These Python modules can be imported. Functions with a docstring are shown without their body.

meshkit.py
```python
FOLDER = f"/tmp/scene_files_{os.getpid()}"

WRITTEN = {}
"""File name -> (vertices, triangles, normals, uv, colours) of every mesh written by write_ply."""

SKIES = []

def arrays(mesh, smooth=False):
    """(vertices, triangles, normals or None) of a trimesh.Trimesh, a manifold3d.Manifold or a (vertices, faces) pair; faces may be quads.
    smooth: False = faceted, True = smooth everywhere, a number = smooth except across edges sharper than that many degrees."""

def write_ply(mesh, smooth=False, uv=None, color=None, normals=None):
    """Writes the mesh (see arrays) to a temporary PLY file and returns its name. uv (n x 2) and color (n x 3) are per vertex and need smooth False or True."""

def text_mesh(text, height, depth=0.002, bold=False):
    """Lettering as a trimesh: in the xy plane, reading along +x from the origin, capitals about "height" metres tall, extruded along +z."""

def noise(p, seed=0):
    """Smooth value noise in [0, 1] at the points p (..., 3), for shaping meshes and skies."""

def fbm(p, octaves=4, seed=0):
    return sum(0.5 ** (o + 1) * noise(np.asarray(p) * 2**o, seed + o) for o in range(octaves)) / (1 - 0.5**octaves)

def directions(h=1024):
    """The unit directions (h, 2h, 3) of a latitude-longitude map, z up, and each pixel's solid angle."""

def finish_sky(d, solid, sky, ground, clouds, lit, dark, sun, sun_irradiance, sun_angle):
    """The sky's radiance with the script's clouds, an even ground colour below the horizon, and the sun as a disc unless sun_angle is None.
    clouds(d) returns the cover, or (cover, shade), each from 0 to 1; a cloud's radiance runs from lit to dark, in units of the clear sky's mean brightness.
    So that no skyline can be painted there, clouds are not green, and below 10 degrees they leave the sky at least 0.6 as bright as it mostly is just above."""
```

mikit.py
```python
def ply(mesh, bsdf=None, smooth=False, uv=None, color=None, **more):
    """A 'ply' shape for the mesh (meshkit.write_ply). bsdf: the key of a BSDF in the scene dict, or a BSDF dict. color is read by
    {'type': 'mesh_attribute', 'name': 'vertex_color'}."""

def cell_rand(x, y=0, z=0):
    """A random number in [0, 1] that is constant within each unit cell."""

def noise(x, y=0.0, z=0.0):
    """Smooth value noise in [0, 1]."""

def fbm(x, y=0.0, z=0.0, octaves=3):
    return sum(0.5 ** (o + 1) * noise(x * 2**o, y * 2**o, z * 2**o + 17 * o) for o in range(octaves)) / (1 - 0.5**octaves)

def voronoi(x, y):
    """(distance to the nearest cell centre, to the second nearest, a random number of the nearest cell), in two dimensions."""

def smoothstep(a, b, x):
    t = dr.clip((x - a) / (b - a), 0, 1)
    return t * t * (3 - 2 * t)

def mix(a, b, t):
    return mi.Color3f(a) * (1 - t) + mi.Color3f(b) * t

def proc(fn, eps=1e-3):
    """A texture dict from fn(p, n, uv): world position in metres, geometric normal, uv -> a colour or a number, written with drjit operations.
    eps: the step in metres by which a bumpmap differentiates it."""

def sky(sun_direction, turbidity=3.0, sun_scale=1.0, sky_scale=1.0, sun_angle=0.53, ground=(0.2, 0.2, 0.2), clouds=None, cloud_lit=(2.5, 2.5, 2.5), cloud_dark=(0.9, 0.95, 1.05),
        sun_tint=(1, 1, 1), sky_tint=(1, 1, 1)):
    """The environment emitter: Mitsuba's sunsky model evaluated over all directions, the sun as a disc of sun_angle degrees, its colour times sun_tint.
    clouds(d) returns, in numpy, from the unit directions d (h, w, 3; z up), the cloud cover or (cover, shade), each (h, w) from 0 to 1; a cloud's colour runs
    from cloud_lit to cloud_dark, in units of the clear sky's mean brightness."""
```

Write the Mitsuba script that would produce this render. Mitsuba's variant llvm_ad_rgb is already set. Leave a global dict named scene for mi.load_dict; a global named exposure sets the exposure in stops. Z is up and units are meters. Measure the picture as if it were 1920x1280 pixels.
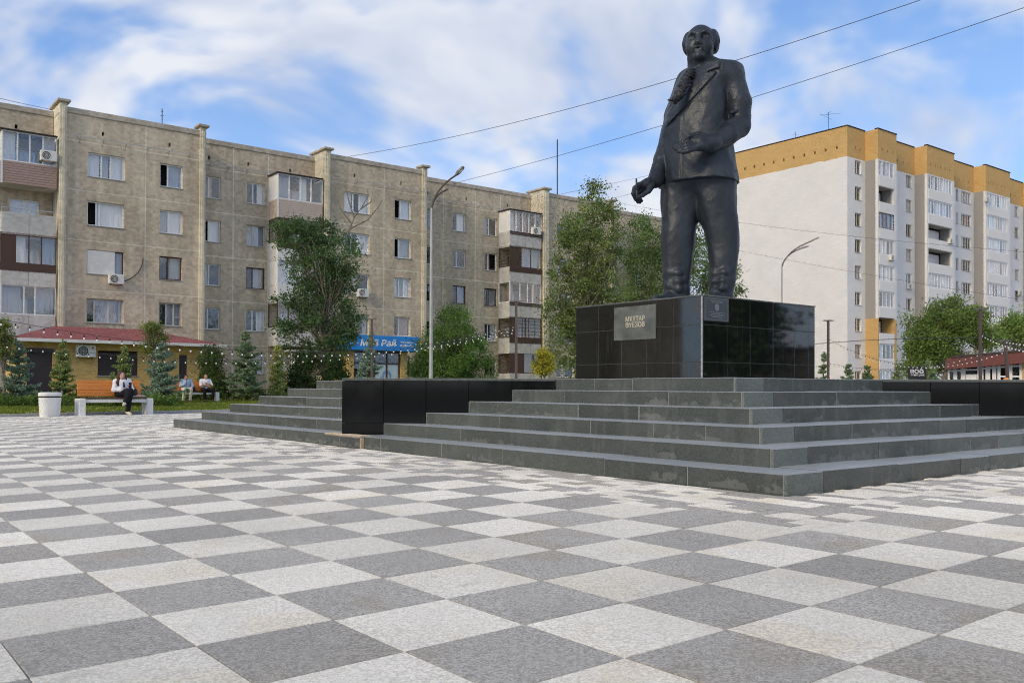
import math, random
import numpy as np, trimesh, mitsuba as mi, drjit as dr, mikit, meshkit
from shapely.geometry import Polygon, box as sbox
from mikit import noise, fbm, smoothstep, mix, cell_rand, voronoi

T = mi.ScalarTransform4f
scene, labels = {}, {}
# ------------------------------------------------------------------ camera, sky, exposure
# world axes: x runs along the building fronts (u), y away from the camera along the stair's left side (v), z up; origin at the near corner of the stepped base
CAM = np.array([-5.672, -3.951, 0.776])
RIGHT, FWD, UP = np.array([0.78548, -0.61888, 0.00347]), np.array([0.61881, 0.78546, 0.01165]), np.array([-0.00994, -0.00700, 0.99993])
CM = np.eye(4); CM[:3, 0], CM[:3, 1], CM[:3, 2], CM[:3, 3] = -RIGHT, UP, FWD, CAM
scene['camera'] = {'type': 'perspective', 'fov': 59.10, 'fov_axis': 'x', 'to_world': T(CM), 'near_clip': 0.05, 'far_clip': 3000.0,
                   'principal_point_offset_x': 0.0, 'principal_point_offset_y': -0.0521}
exposure = 2.5

def sky_clouds(d):
    """broken, wind-drawn cloud: stretched noise layers on a plane high above the town"""
    z = np.maximum(d[..., 2], 0.015)
    px, py = d[..., 0] / (z + 0.42), d[..., 1] / (z + 0.42)
    c, s = math.cos(-0.35), math.sin(-0.35)
    a, b = c * px + s * py, -s * px + c * py
    k = lambda fa, fb, o, n, seed: meshkit.fbm(np.stack([a * fa, b * fb, 0 * a + o], -1), n, seed)
    warp = k(1.8, 2.2, 3.1, 3, 5) - 0.5
    a, b = a + 0.5 * warp, b + 0.35 * warp
    v = 0.38 * k(3.1, 3.9, CLOUD_OFF, 4, 11) + 0.40 * k(7.0, 9.0, 1.7, 4, 23) + 0.22 * k(17.0, 21.0, 4.7, 4, 31)
    cover = np.clip((v - CLOUD_LO) / (CLOUD_HI - CLOUD_LO), 0, 1)
    cover = cover * cover * (3 - 2 * cover)
    low = np.clip(1 - d[..., 2] / 0.42, 0, 1)
    cover = np.clip(0.04 + cover * 0.94 + 0.44 * low ** 1.1 * (0.6 + 0.8 * (k(6.0, 8.5, 8.0, 4, 51) - 0.3)), 0, 1)
    shade = np.clip((k(5.2, 7.0, 9.2, 5, 41) - 0.40) * 3.0, 0, 1) * 0.95
    return cover, shade
CLOUD_OFF, CLOUD_LO, CLOUD_HI = 40.7, 0.375, 0.59
SUN = (-0.88, -0.20, 0.44)
scene['sky'] = mikit.sky(SUN, turbidity=3.0, sun_scale=0.25, sun_angle=18.0, sky_scale=1.0, clouds=sky_clouds, cloud_lit=(1.94, 2.02, 2.18), cloud_dark=(1.14, 1.34, 1.80), ground=(0.25, 0.25, 0.24), sun_tint=(0.95, 1.0, 1.06), sky_tint=(0.70, 0.87, 1.16))

# ------------------------------------------------------------------ helpers
rng = np.random.default_rng(7)
_count = {}

def numbered(k):
    n = _count.get(k, 0); _count[k] = n + 1
    return k if n == 0 else f'{k}_{n:03d}'

def thing(name, label, cat, group=None, kind=None):
    k = numbered(name); labels[k] = {'label': label}
    if cat: labels[k]['category'] = cat
    if group: labels[k]['group'] = group
    if kind: labels[k]['kind'] = kind
    return k

def part(parent, name, mesh, bsdf, smooth=False, label=None, kind=None, **kw):
    k = numbered(f'{parent}__{name}')
    scene[k] = mesh if isinstance(mesh, dict) else mikit.ply(mesh, bsdf, smooth=smooth, **kw)
    if label or kind:
        labels[k] = {}
        if label: labels[k]['label'] = label
        if kind: labels[k]['kind'] = kind
    return k

def whole(key, mesh, bsdf, smooth=False, **kw):
    scene[key] = mikit.ply(mesh, bsdf, smooth=smooth, **kw)
    return key

def placed(ply, m):
    return {**ply, 'to_world': T(m)}

class MB:
    """collects vertices and triangles of one mesh"""
    def __init__(s): s.v, s.f, s.n, s.c = [], [], 0, []
    def add(s, v, f, c=None):
        v = np.asarray(v, float); s.v.append(v); s.f.append(np.asarray(f, int) + s.n); s.n += len(v)
        if c is not None: s.c.append(np.broadcast_to(c, (len(v), 3)))
        return s
    def mesh(s): return trimesh.Trimesh(np.vstack(s.v), np.vstack(s.f), process=False)
    def col(s): return np.vstack(s.c)
    def tm(s, m): return s.add(m.vertices, m.faces)
    def box(s, lo, hi, b=0.0):
        lo, hi = np.minimum(lo, hi).astype(float), np.maximum(lo, hi).astype(float)
        if b <= 0:
            v = np.array([[x, y, z] for x in (0, 1) for y in (0, 1) for z in (0, 1)]) * (hi - lo) + lo
            return s.add(v, BOXF)
        b = min(b, 0.45 * (hi - lo).min())
        return s.add(*bevel_box(lo, hi, b))
    def beam(s, p, q, w, h=None, up=(0, 0, 1)):
        """a square bar from p to q"""
        p, q = np.asarray(p, float), np.asarray(q, float); h = w if h is None else h
        t = (q - p) / np.linalg.norm(q - p); a = np.cross(t, up)
        if np.linalg.norm(a) < 1e-6: a = np.cross(t, (1, 0, 0))
        a /= np.linalg.norm(a); c = np.cross(a, t)
        v = np.array([e + a * w / 2 * i + c * h / 2 * j for e in (p, q) for i in (-1, 1) for j in (-1, 1)])
        return s.add(v, [[0, 1, 3], [0, 3, 2], [4, 6, 7], [4, 7, 5], [0, 4, 5], [0, 5, 1], [2, 3, 7], [2, 7, 6], [0, 2, 6], [0, 6, 4], [1, 5, 7], [1, 7, 3]])
    def tube(s, pts, rad, n=8, caps=True):
        p = np.asarray(pts, float); r = np.broadcast_to(np.asarray(rad, float), (len(p),))
        t = np.gradient(p, axis=0); t /= np.linalg.norm(t, axis=1, keepdims=True) + 1e-12
        ref = np.array([0, 0, 1.0]) if abs(t[:, 2]).mean() < 0.85 else np.array([1.0, 0, 0])
        a = np.cross(t, ref); a /= np.linalg.norm(a, axis=1, keepdims=True) + 1e-12; b = np.cross(t, a)
        g = np.arange(n) * 2 * np.pi / n
        v = p[:, None] + r[:, None, None] * (np.cos(g)[None, :, None] * a[:, None] + np.sin(g)[None, :, None] * b[:, None])
        i, j = np.meshgrid(np.arange(len(p) - 1), np.arange(n), indexing='ij')
        q = np.stack([i * n + j, (i + 1) * n + j, (i + 1) * n + (j + 1) % n, i * n + (j + 1) % n], -1).reshape(-1, 4)
        f = np.vstack([q[:, [0, 1, 2]], q[:, [0, 2, 3]]])
        v = v.reshape(-1, 3)
        if caps:
            m = len(v); v = np.vstack([v, p[:1], p[-1:]]); k = np.arange(n); e = (len(p) - 1) * n
            f = np.vstack([f, np.stack([k * 0 + m, k, (k + 1) % n], 1), np.stack([k * 0 + m + 1, e + (k + 1) % n, e + k], 1)])
        return s.add(v, f)

BOXF = np.array([[0, 1, 3], [0, 3, 2], [4, 6, 7], [4, 7, 5], [0, 4, 5], [0, 5, 1], [2, 3, 7], [2, 7, 6], [0, 2, 6], [0, 6, 4], [1, 5, 7], [1, 7, 3]])

def bevel_box(lo, hi, b):
    """box with its 12 edges cut off at 45 degrees (44 triangles)"""
    v, idx = [], {}
    for sx in (0, 1):
        for sy in (0, 1):
            for sz in (0, 1):
                c = np.array([(lo, hi)[sx][0], (lo, hi)[sy][1], (lo, hi)[sz][2]])
                inn = np.array([1 - 2 * sx, 1 - 2 * sy, 1 - 2 * sz]) * b
                for ax in range(3):
                    o = inn.copy(); o[ax] = 0; idx[(sx, sy, sz, ax)] = len(v); v.append(c + o)
    v = np.array(v); f, ctr = [], (np.asarray(lo) + hi) / 2
    def tri(a, b_, c):
        n = np.cross(v[b_] - v[a], v[c] - v[a])
        f.append([a, b_, c] if n @ ((v[a] + v[b_] + v[c]) / 3 - ctr) > 0 else [a, c, b_])
    def quad(a, b_, c, d): tri(a, b_, c); tri(a, c, d)
    for ax in range(3):
        o = [i for i in range(3) if i != ax]
        for sd in (0, 1):
            q = []
            for (p_, r_) in ((0, 0), (1, 0), (1, 1), (0, 1)):
                s_ = [0, 0, 0]; s_[ax] = sd; s_[o[0]] = p_; s_[o[1]] = r_; q.append(idx[(*s_, ax)])
            quad(*q)
        for p_ in (0, 1):
            for r_ in (0, 1):
                e = []
                for sd in (0, 1):
                    s_ = [0, 0, 0]; s_[ax] = sd; s_[o[0]] = p_; s_[o[1]] = r_; e.append((idx[(*s_, o[0])], idx[(*s_, o[1])]))
                quad(e[0][0], e[0][1], e[1][1], e[1][0])
    for s_ in np.ndindex(2, 2, 2): tri(*[idx[(*s_, ax)] for ax in range(3)])
    return v, np.array(f)

def ray_dir(x, y):
    """direction of a sight line through a photograph point, for working out where things stand"""
    return RIGHT * ((x - 960) / 1693.44) + FWD - UP * ((y - 706.67) / 1693.44)
def at(x, y, depth):
    return CAM + ray_dir(x, y) * depth
def onv(x, y, v):
    d = ray_dir(x, y); return CAM + d * ((v - CAM[1]) / d[1])
def at_v(x, v):
    """u of the point at photograph column x on the vertical plane v"""
    return onv(x, 700, v)[0]
def ground(u):
    u = np.asarray(u, float)
    return -0.014 + np.where(u < 0, 0.0155 * np.maximum(u, -14), 0.006 * np.minimum(u, 9))

def two(b): return {'type': 'twosided', 'bsdf': b}
def principled(col, rough=0.5, metallic=0.0, spec=0.5, **k):
    c = col if isinstance(col, dict) else {'type': 'rgb', 'value': list(col)}
    return two({'type': 'principled', 'base_color': c, 'roughness': rough, 'metallic': metallic, 'specular': spec, **k})
def mat(name, b): scene[name] = b; return name
def mcol(a, b, t): return mix(a, b, t)
# ------------------------------------------------------------------ materials
def speck(p, s): return noise(p.x * s, p.y * s, p.z * s)
def tex_slab(c1, c2, seed):
    def fn(p, n, uv):
        g = speck(p, 115.0) * 0.5 + speck(p, 240.0) * 0.5
        big = fbm(p.x * 1.1 + seed, p.y * 1.1, 0.0, 3)
        r = cell_rand(dr.floor((p.x + 3.128) * 2), dr.floor((p.y + 1.9352) * 2), seed)
        stain = smoothstep(0.55, 0.8, fbm(p.x * 2.3 + 11, p.y * 2.3 + seed, 0.0, 3))
        base = mix(c1, c2, dr.clip((g - 0.5) * 2.4 + 0.5, 0, 1))
        drop = smoothstep(0.80, 0.86, noise(p.x * 9 + seed, p.y * 9, 2.0)) * smoothstep(0.55, 0.75, noise(p.x * 1.7, p.y * 1.7, 5.0))
        grime = smoothstep(0.46, 0.78, fbm(p.x * 0.55 + 3, p.y * 0.75, 4.0, 4))
        return base * (0.88 + 0.17 * r + 0.22 * (big - 0.5)) * mix((1, 1, 1), (0.95, 0.915, 0.85), stain * (0.4 + 0.8 * r)) * (1 - 0.10 * drop) * (1 - 0.10 * grime)
    return mikit.proc(fn)
SLAB_L = [(0.56, 0.525, 0.45), (0.815, 0.773, 0.68)]
SLAB_D = [(0.262, 0.247, 0.222), (0.468, 0.444, 0.402)]
mat('mat_slab_light', principled(tex_slab(*SLAB_L, 1), 0.85, spec=0.25))
mat('mat_slab_grey', principled(tex_slab(*SLAB_D, 5), 0.85, spec=0.25))
def tex_mortar(p, n, uv): return mix((0.22, 0.215, 0.21), (0.38, 0.37, 0.36), speck(p, 40.0))
mat('mat_mortar', principled(mikit.proc(tex_mortar), 0.95, spec=0.1))
def tex_soil(p, n, uv): return mix((0.16, 0.14, 0.11), (0.30, 0.28, 0.25), fbm(p.x * 0.6, p.y * 0.6, 0.0, 5))
mat('mat_ground', principled(mikit.proc(tex_soil), 0.95, spec=0.1))
def tex_lawn(p, n, uv):
    a = fbm(p.x * 0.8, p.y * 0.8, 0.0, 4); b = fbm(p.x * 9, p.y * 9, 2.0, 2)
    return mix(mix((0.10, 0.14, 0.030), (0.22, 0.27, 0.07), smoothstep(0.35, 0.7, a)), (0.28, 0.27, 0.10), b * 0.35)
mat('mat_lawn', principled(mikit.proc(tex_lawn), 0.9, spec=0.1))
mat('mat_kerb', principled(mikit.proc(lambda p, n, uv: mix((0.26, 0.27, 0.28), (0.42, 0.42, 0.42), speck(p, 30.0))), 0.9, spec=0.2))
def tex_step(tone):
    def fn(p, n, uv):
        g = speck(p, 130.0); m = fbm(p.x * 3 + tone * 7, p.y * 3, p.z * 3, 4)
        k = p.z * (1 / 0.1485); fr = k - dr.floor(k)
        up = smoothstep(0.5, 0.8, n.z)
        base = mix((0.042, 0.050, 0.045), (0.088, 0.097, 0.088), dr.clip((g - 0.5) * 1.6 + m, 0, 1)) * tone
        run = fbm(p.x * 5 + p.y * 5, p.z * 1.6, 3.0, 4)
        low = fbm(p.x * 13 - p.y * 13, p.z * 16, 8.0, 5)
        drip = smoothstep(0.50, 0.58, low - fr * 0.62 + 0.14) * (1 - up) * smoothstep(0.50, 0.62, fbm(p.x * 1.3 + 4, p.y * 1.3, dr.floor(k) * 3.3, 3))
        film = smoothstep(0.52, 0.72, fbm(p.x * 2.6 - p.y * 2.6, p.z * 5.0, 2.0, 4)) * (1 - up) * 0.14
        streak = smoothstep(0.62, 0.70, fbm(p.x * 16 - p.y * 16, p.z * 2.4, 1.0, 3)) * (1 - up) * 0.30
        base = mix(base, (0.17, 0.175, 0.168), dr.clip(drip * 0.5 + film + streak * run, 0, 1))
        dust_sheen = mix((0.24, 0.262, 0.272), (0.40, 0.415, 0.425), m)  # treads: dust plus the sheen of the sky, painted into upward faces
        return mix(base, dust_sheen, up * 0.85)
    return mikit.proc(fn)
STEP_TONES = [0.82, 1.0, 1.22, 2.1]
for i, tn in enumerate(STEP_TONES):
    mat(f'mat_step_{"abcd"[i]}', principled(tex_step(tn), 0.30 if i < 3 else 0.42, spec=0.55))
mat('mat_step_grout', principled((0.24, 0.25, 0.24), 0.95, spec=0.1))
mat('mat_sand_mortar', principled(mikit.proc(lambda p, n, uv: mix((0.36, 0.29, 0.20), (0.55, 0.46, 0.34), speck(p, 40.0))), 0.95, spec=0.1))
def tex_black(p, n, uv):
    g = speck(p, 240.0); m = fbm(p.x * 2.1, p.y * 2.1, p.z * 2.1, 4)
    dust_sheen = smoothstep(0.52, 0.75, m) * 0.006
    streak = smoothstep(0.70, 0.78, fbm(p.x * 23 + p.y * 23, p.z * 1.3, 5.0, 3)) * 0.010
    return mi.Color3f(0.006, 0.0066, 0.007) + mi.Color3f(1.0, 1.0, 1.0) * (smoothstep(0.72, 0.9, g) * 0.008 + dust_sheen + streak)
mat('mat_black_granite', principled(mikit.proc(tex_black), 0.04, spec=1.0))
mat('mat_black_granite_soft', principled(mikit.proc(tex_black), 0.05, spec=0.3))
mat('mat_grout_grey', principled((0.075, 0.08, 0.08), 0.9, spec=0.2))
def tex_plaque(p, n, uv):
    m = fbm(p.y * 6, p.z * 6, 1.0, 5)
    return mix((0.075, 0.085, 0.080), (0.150, 0.160, 0.150), dr.clip((m - 0.5) * 2 + 0.5, 0, 1))
mat('mat_plaque_stone', principled(mikit.proc(tex_plaque), 0.5, spec=0.3))
mat('mat_gilt', principled((0.50, 0.46, 0.35), 0.5, 0.2))
mat('mat_info_plate', principled((0.075, 0.085, 0.095), 0.3, 0.35))
mat('mat_info_relief', principled((0.20, 0.22, 0.235), 0.4, 0.4))
def tex_bronze(p, n, uv):
    m = fbm(p.x * 2.4, p.y * 2.4, p.z * 1.3, 5); f = fbm(p.x * 16, p.y * 16, p.z * 9, 3)
    c = mix((0.018, 0.024, 0.033), (0.044, 0.053, 0.066), dr.clip((m - 0.5) * 1.9 + 0.45 + (f - 0.5) * 0.5, 0, 1))
    return mix(c, (0.085, 0.10, 0.105), smoothstep(0.60, 0.78, fbm(p.x * 5 + 3, p.y * 5, p.z * 2.0, 4)) * 0.25)
def bump_bronze(p, n, uv): return fbm(p.x * 9, p.y * 9, p.z * 7, 4)
mat('mat_bronze', two({'type': 'bumpmap', 'arbitrary': mikit.proc(bump_bronze, 4e-3), 'scale': 0.016,
                       'bsdf': {'type': 'principled', 'base_color': mikit.proc(tex_bronze), 'roughness': 0.46, 'metallic': 0.3, 'specular': 0.5}}))
mat('mat_bronze_dark', principled((0.018, 0.021, 0.027), 0.5, 0.25))
# facades
def tex_pebble(c1, c2):
    def fn(p, n, uv):
        g = fbm(p.x * 5.5 + p.y * 5.5, p.y * 2 - p.z * 7.5, p.z * 1.0, 4); h = fbm(p.x * 0.35 + p.y * 0.2, p.z * 0.30, 2.0, 4)
        run = fbm(p.x * 3.1 + p.y * 3.1, p.z * 0.35, 7.0, 4)
        c = mix(c1, c2, dr.clip((g - 0.5) * 2.0 + (h - 0.5) * 0.9 + 0.5, 0, 1))
        return c * (0.78 + 0.42 * run)
    return mikit.proc(fn)
mat('mat_panel_a', principled(tex_pebble((0.40, 0.335, 0.245), (0.615, 0.53, 0.405)), 0.95, spec=0.15))
mat('mat_panel_b', principled(tex_pebble((0.43, 0.36, 0.265), (0.64, 0.553, 0.425)), 0.95, spec=0.15))
mat('mat_panel_joint', principled(tex_pebble((0.62, 0.56, 0.455), (0.80, 0.74, 0.62)), 0.95, spec=0.15))
mat('mat_fin', principled(tex_pebble((0.50, 0.46, 0.36), (0.70, 0.65, 0.52)), 0.95, spec=0.15))
mat('mat_coping', principled(tex_pebble((0.36, 0.315, 0.26), (0.52, 0.47, 0.40)), 0.9, spec=0.2))
mat('mat_concrete', principled(tex_pebble((0.46, 0.45, 0.43), (0.62, 0.605, 0.575)), 0.9, spec=0.2))
mat('mat_white_upvc', principled((0.80, 0.80, 0.80), 0.35))
mat('mat_cream_frame', principled((0.52, 0.50, 0.44), 0.6))
mat('mat_brown_frame', principled((0.075, 0.035, 0.022), 0.5))
mat('mat_dark_wood', principled(mikit.proc(lambda p, n, uv: mix((0.05, 0.033, 0.024), (0.12, 0.085, 0.06), fbm(p.x * 9, p.y * 9, p.z * 2, 3))), 0.8, spec=0.2))
mat('mat_pink_siding', principled((0.40, 0.275, 0.235), 0.6))
mat('mat_beige_siding', principled((0.56, 0.46, 0.39), 0.6))
mat('mat_sill', principled((0.30, 0.30, 0.31), 0.5, 0.3))
mat('mat_room_dark', principled((0.035, 0.033, 0.035), 0.9, spec=0.1))
mat('mat_curtain_white', principled((0.78, 0.79, 0.80), 0.9, spec=0.1))
mat('mat_curtain_grey', principled((0.42, 0.45, 0.50), 0.9, spec=0.1))
mat('mat_curtain_dark', principled((0.10, 0.11, 0.13), 0.9, spec=0.1))
mat('mat_curtain_warm', principled((0.48, 0.36, 0.30), 0.9, spec=0.1))
mat('mat_glass', {'type': 'thindielectric', 'int_ior': 1.75})
mat('mat_glass_shop', {'type': 'thindielectric', 'int_ior': 1.45})
mat('mat_roof_felt', principled((0.10, 0.10, 0.10), 0.95, spec=0.1))
mat('mat_black_metal', principled((0.025, 0.024, 0.026), 0.5, 0.2))
mat('mat_iron', principled((0.10, 0.085, 0.075), 0.65, 0.3))
mat('mat_galv', principled(mikit.proc(lambda p, n, uv: mix((0.34, 0.35, 0.36), (0.52, 0.53, 0.54), fbm(p.x * 8, p.y * 8, p.z * 3, 3))), 0.5, 0.35))
mat('mat_pole_brown', principled((0.105, 0.078, 0.070), 0.55, 0.2))
mat('mat_lamp_head', principled((0.17, 0.16, 0.16), 0.45, 0.3))
mat('mat_lamp_lens', principled((0.75, 0.75, 0.73), 0.3))
def brickwork(c1, c2, mortar, bw, bh, amount=1.0):
    def fn(p, n, uv):
        a = dr.select(dr.abs(n.x) > 0.5, p.y, p.x); row = dr.floor(p.z / bh)
        x = a / bw + (row - 2 * dr.floor(row / 2)) * 0.5
        fx, fz = x - dr.floor(x), p.z / bh - row
        m = smoothstep(0.0, 0.05, fx) * smoothstep(1.0, 0.95, fx) * smoothstep(0.0, 0.13, fz) * smoothstep(1.0, 0.87, fz)
        c = mix(c1, c2, cell_rand(dr.floor(x), row, 3)) * (0.93 + 0.14 * fbm(p.x * 0.5 + p.y * 0.5, p.y * 0.2, p.z * 0.5, 3))
        return mix(c, mix(mortar, c, m), amount)
    return mikit.proc(fn)
mat('mat_yellow_brick', principled(brickwork((0.54, 0.34, 0.105), (0.72, 0.49, 0.19), (0.46, 0.38, 0.25), 0.25, 0.075), 0.85, spec=0.2))
mat('mat_white_brick', principled(brickwork((0.75, 0.738, 0.718), (0.80, 0.788, 0.768), (0.71, 0.70, 0.683), 0.5, 0.15, 0.5), 0.9, spec=0.2))
mat('mat_ochre_brick', principled(brickwork((0.58, 0.375, 0.15), (0.63, 0.415, 0.175), (0.51, 0.33, 0.13), 0.5, 0.15, 0.8), 0.9, spec=0.2))
mat('mat_cream_panel', principled((0.78, 0.765, 0.73), 0.8))
mat('mat_shade_wall', principled((0.34, 0.325, 0.305), 0.9, spec=0.2))  # darker beige paint of the bay sides
mat('mat_maroon_roof', principled(mikit.proc(lambda p, n, uv: mix((0.19, 0.055, 0.060), (0.29, 0.095, 0.098), fbm(p.x * 2, p.y * 2, p.z * 2, 4))), 0.5))
mat('mat_maroon_fascia', principled((0.13, 0.030, 0.024), 0.5))
mat('mat_brown_roof', principled((0.035, 0.020, 0.018), 0.6))
mat('mat_white_paint', principled(mikit.proc(lambda p, n, uv: mix((0.66, 0.65, 0.63), (0.80, 0.79, 0.77), fbm(p.x * 4, p.y * 4, p.z * 4, 4))), 0.6))
mat('mat_shutter', principled((0.045, 0.035, 0.040), 0.5))
mat('mat_bench_wood', principled(mikit.proc(lambda p, n, uv: mix((0.62, 0.20, 0.035), (0.80, 0.31, 0.065), fbm(p.x * 2, p.y * 40, p.z * 40, 3))), 0.5))
mat('mat_bench_seat', principled((0.12, 0.045, 0.025), 0.5))
mat('mat_sign_blue', principled((0.008, 0.25, 0.74), 0.35))
mat('mat_white_letter', principled((0.85, 0.85, 0.86), 0.5))
mat('mat_poster_pale', principled(mikit.proc(lambda p, n, uv: mix((0.50, 0.58, 0.62), (0.62, 0.70, 0.62), fbm(p.x * 3, p.y, p.z * 3, 3))), 0.5))
mat('mat_poster_blue', principled((0.06, 0.22, 0.45), 0.5))
mat('mat_orange_lamp', principled((0.8, 0.32, 0.06), 0.5))
mat('mat_bulb', principled((0.88, 0.88, 0.85), 0.2))
mat('mat_cable', principled((0.05, 0.05, 0.055), 0.6))
mat('mat_ac_white', principled((0.72, 0.71, 0.67), 0.5))
mat('mat_fan_dark', principled((0.055, 0.055, 0.06), 0.6))
mat('mat_red_badge', principled((0.5, 0.03, 0.08), 0.5))
# people
mat('mat_skin', principled((0.50, 0.30, 0.22), 0.55))
mat('mat_skin_tan', principled((0.42, 0.23, 0.16), 0.55))
mat('mat_shirt_white', principled((0.76, 0.76, 0.80), 0.85, spec=0.2))
mat('mat_shirt_blue', principled((0.36, 0.47, 0.62), 0.85, spec=0.2))
mat('mat_trouser_black', principled((0.012, 0.012, 0.017), 0.85, spec=0.2))
mat('mat_trouser_cream', principled((0.62, 0.57, 0.45), 0.85, spec=0.2))
mat('mat_hair_auburn', principled((0.055, 0.020, 0.013), 0.6))
mat('mat_hair_dark', principled((0.02, 0.016, 0.014), 0.6))
mat('mat_navy', principled((0.02, 0.025, 0.09), 0.8))
mat('mat_violet', principled((0.14, 0.08, 0.42), 0.8))
mat('mat_phone', principled((0.015, 0.02, 0.045), 0.2))
mat('mat_bag_black', principled((0.013, 0.013, 0.02), 0.6))
# plants
leafcol = {'type': 'mesh_attribute', 'name': 'vertex_color'}
mat('mat_leaf', {'type': 'principledthin', 'base_color': leafcol, 'roughness': 0.55, 'diff_trans': 0.75, 'spec_trans': 0.0})
mat('mat_needle', {'type': 'principledthin', 'base_color': leafcol, 'roughness': 0.7, 'diff_trans': 0.35, 'spec_trans': 0.0})
mat('mat_bark', principled(mikit.proc(lambda p, n, uv: mix((0.10, 0.085, 0.07), (0.27, 0.24, 0.20), fbm(p.x * 7, p.y * 7, p.z * 2.5, 4))), 0.95, spec=0.1))
mat('mat_bark_dark', principled(mikit.proc(lambda p, n, uv: mix((0.05, 0.04, 0.03), (0.13, 0.10, 0.08), fbm(p.x * 7, p.y * 7, p.z * 2.5, 4))), 0.95, spec=0.1))
# ------------------------------------------------------------------ the setting: ground, plaza with its slabs, kerb, lawn
def sheet(us, vs, off, zf=ground):
    us, vs = np.asarray(us, float), np.asarray(vs, float)
    g = np.array([[u, v, float(zf(u)) + off] for u in us for v in vs]); n = len(vs)
    f = [[i * n + j, (i + 1) * n + j, (i + 1) * n + j + 1, i * n + j + 1] for i in range(len(us) - 1) for j in range(n - 1)]
    return g, np.array(f)
whole('ground', sheet([-1600, -200, -14, 0, 9, 200, 1600], [-1600, -200, -40, 22, 60, 200, 1600], -0.09), 'mat_ground'); labels['ground'] = {'kind': 'structure'}
PV1 = 22.62                                                       # far edge of the plaza
plaza = 'plaza'; labels[plaza] = {'kind': 'structure'}
part(plaza, 'mortar_bed', sheet([-40, -14, 0, 9, 45], [-40, PV1], -0.009), 'mat_mortar')
L, TR, RI, C0 = 13.825, 0.40365, 0.1485, 6.9125                    # stepped base: side, tread, riser, half side
I0, J0, S = 6.256, 3.8704, 0.5
def slab_at(i, j): return (i + 0.5 - I0) * S, (j + 0.5 - J0) * S
BU, BV = (4 - I0) * S, (2 - J0) * S                               # inner edge of the big slabs, at a grid line
def in_band(u, v): return u > BU and v > BV and u < L - BU and v < L - BV
slab_v, slab_f = bevel_box(np.array([-0.2482, -0.2482, -0.03]), np.array([0.2482, 0.2482, 0.0]), 0.0022)
slab_tm = trimesh.Trimesh(slab_v, slab_f, process=False)
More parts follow.
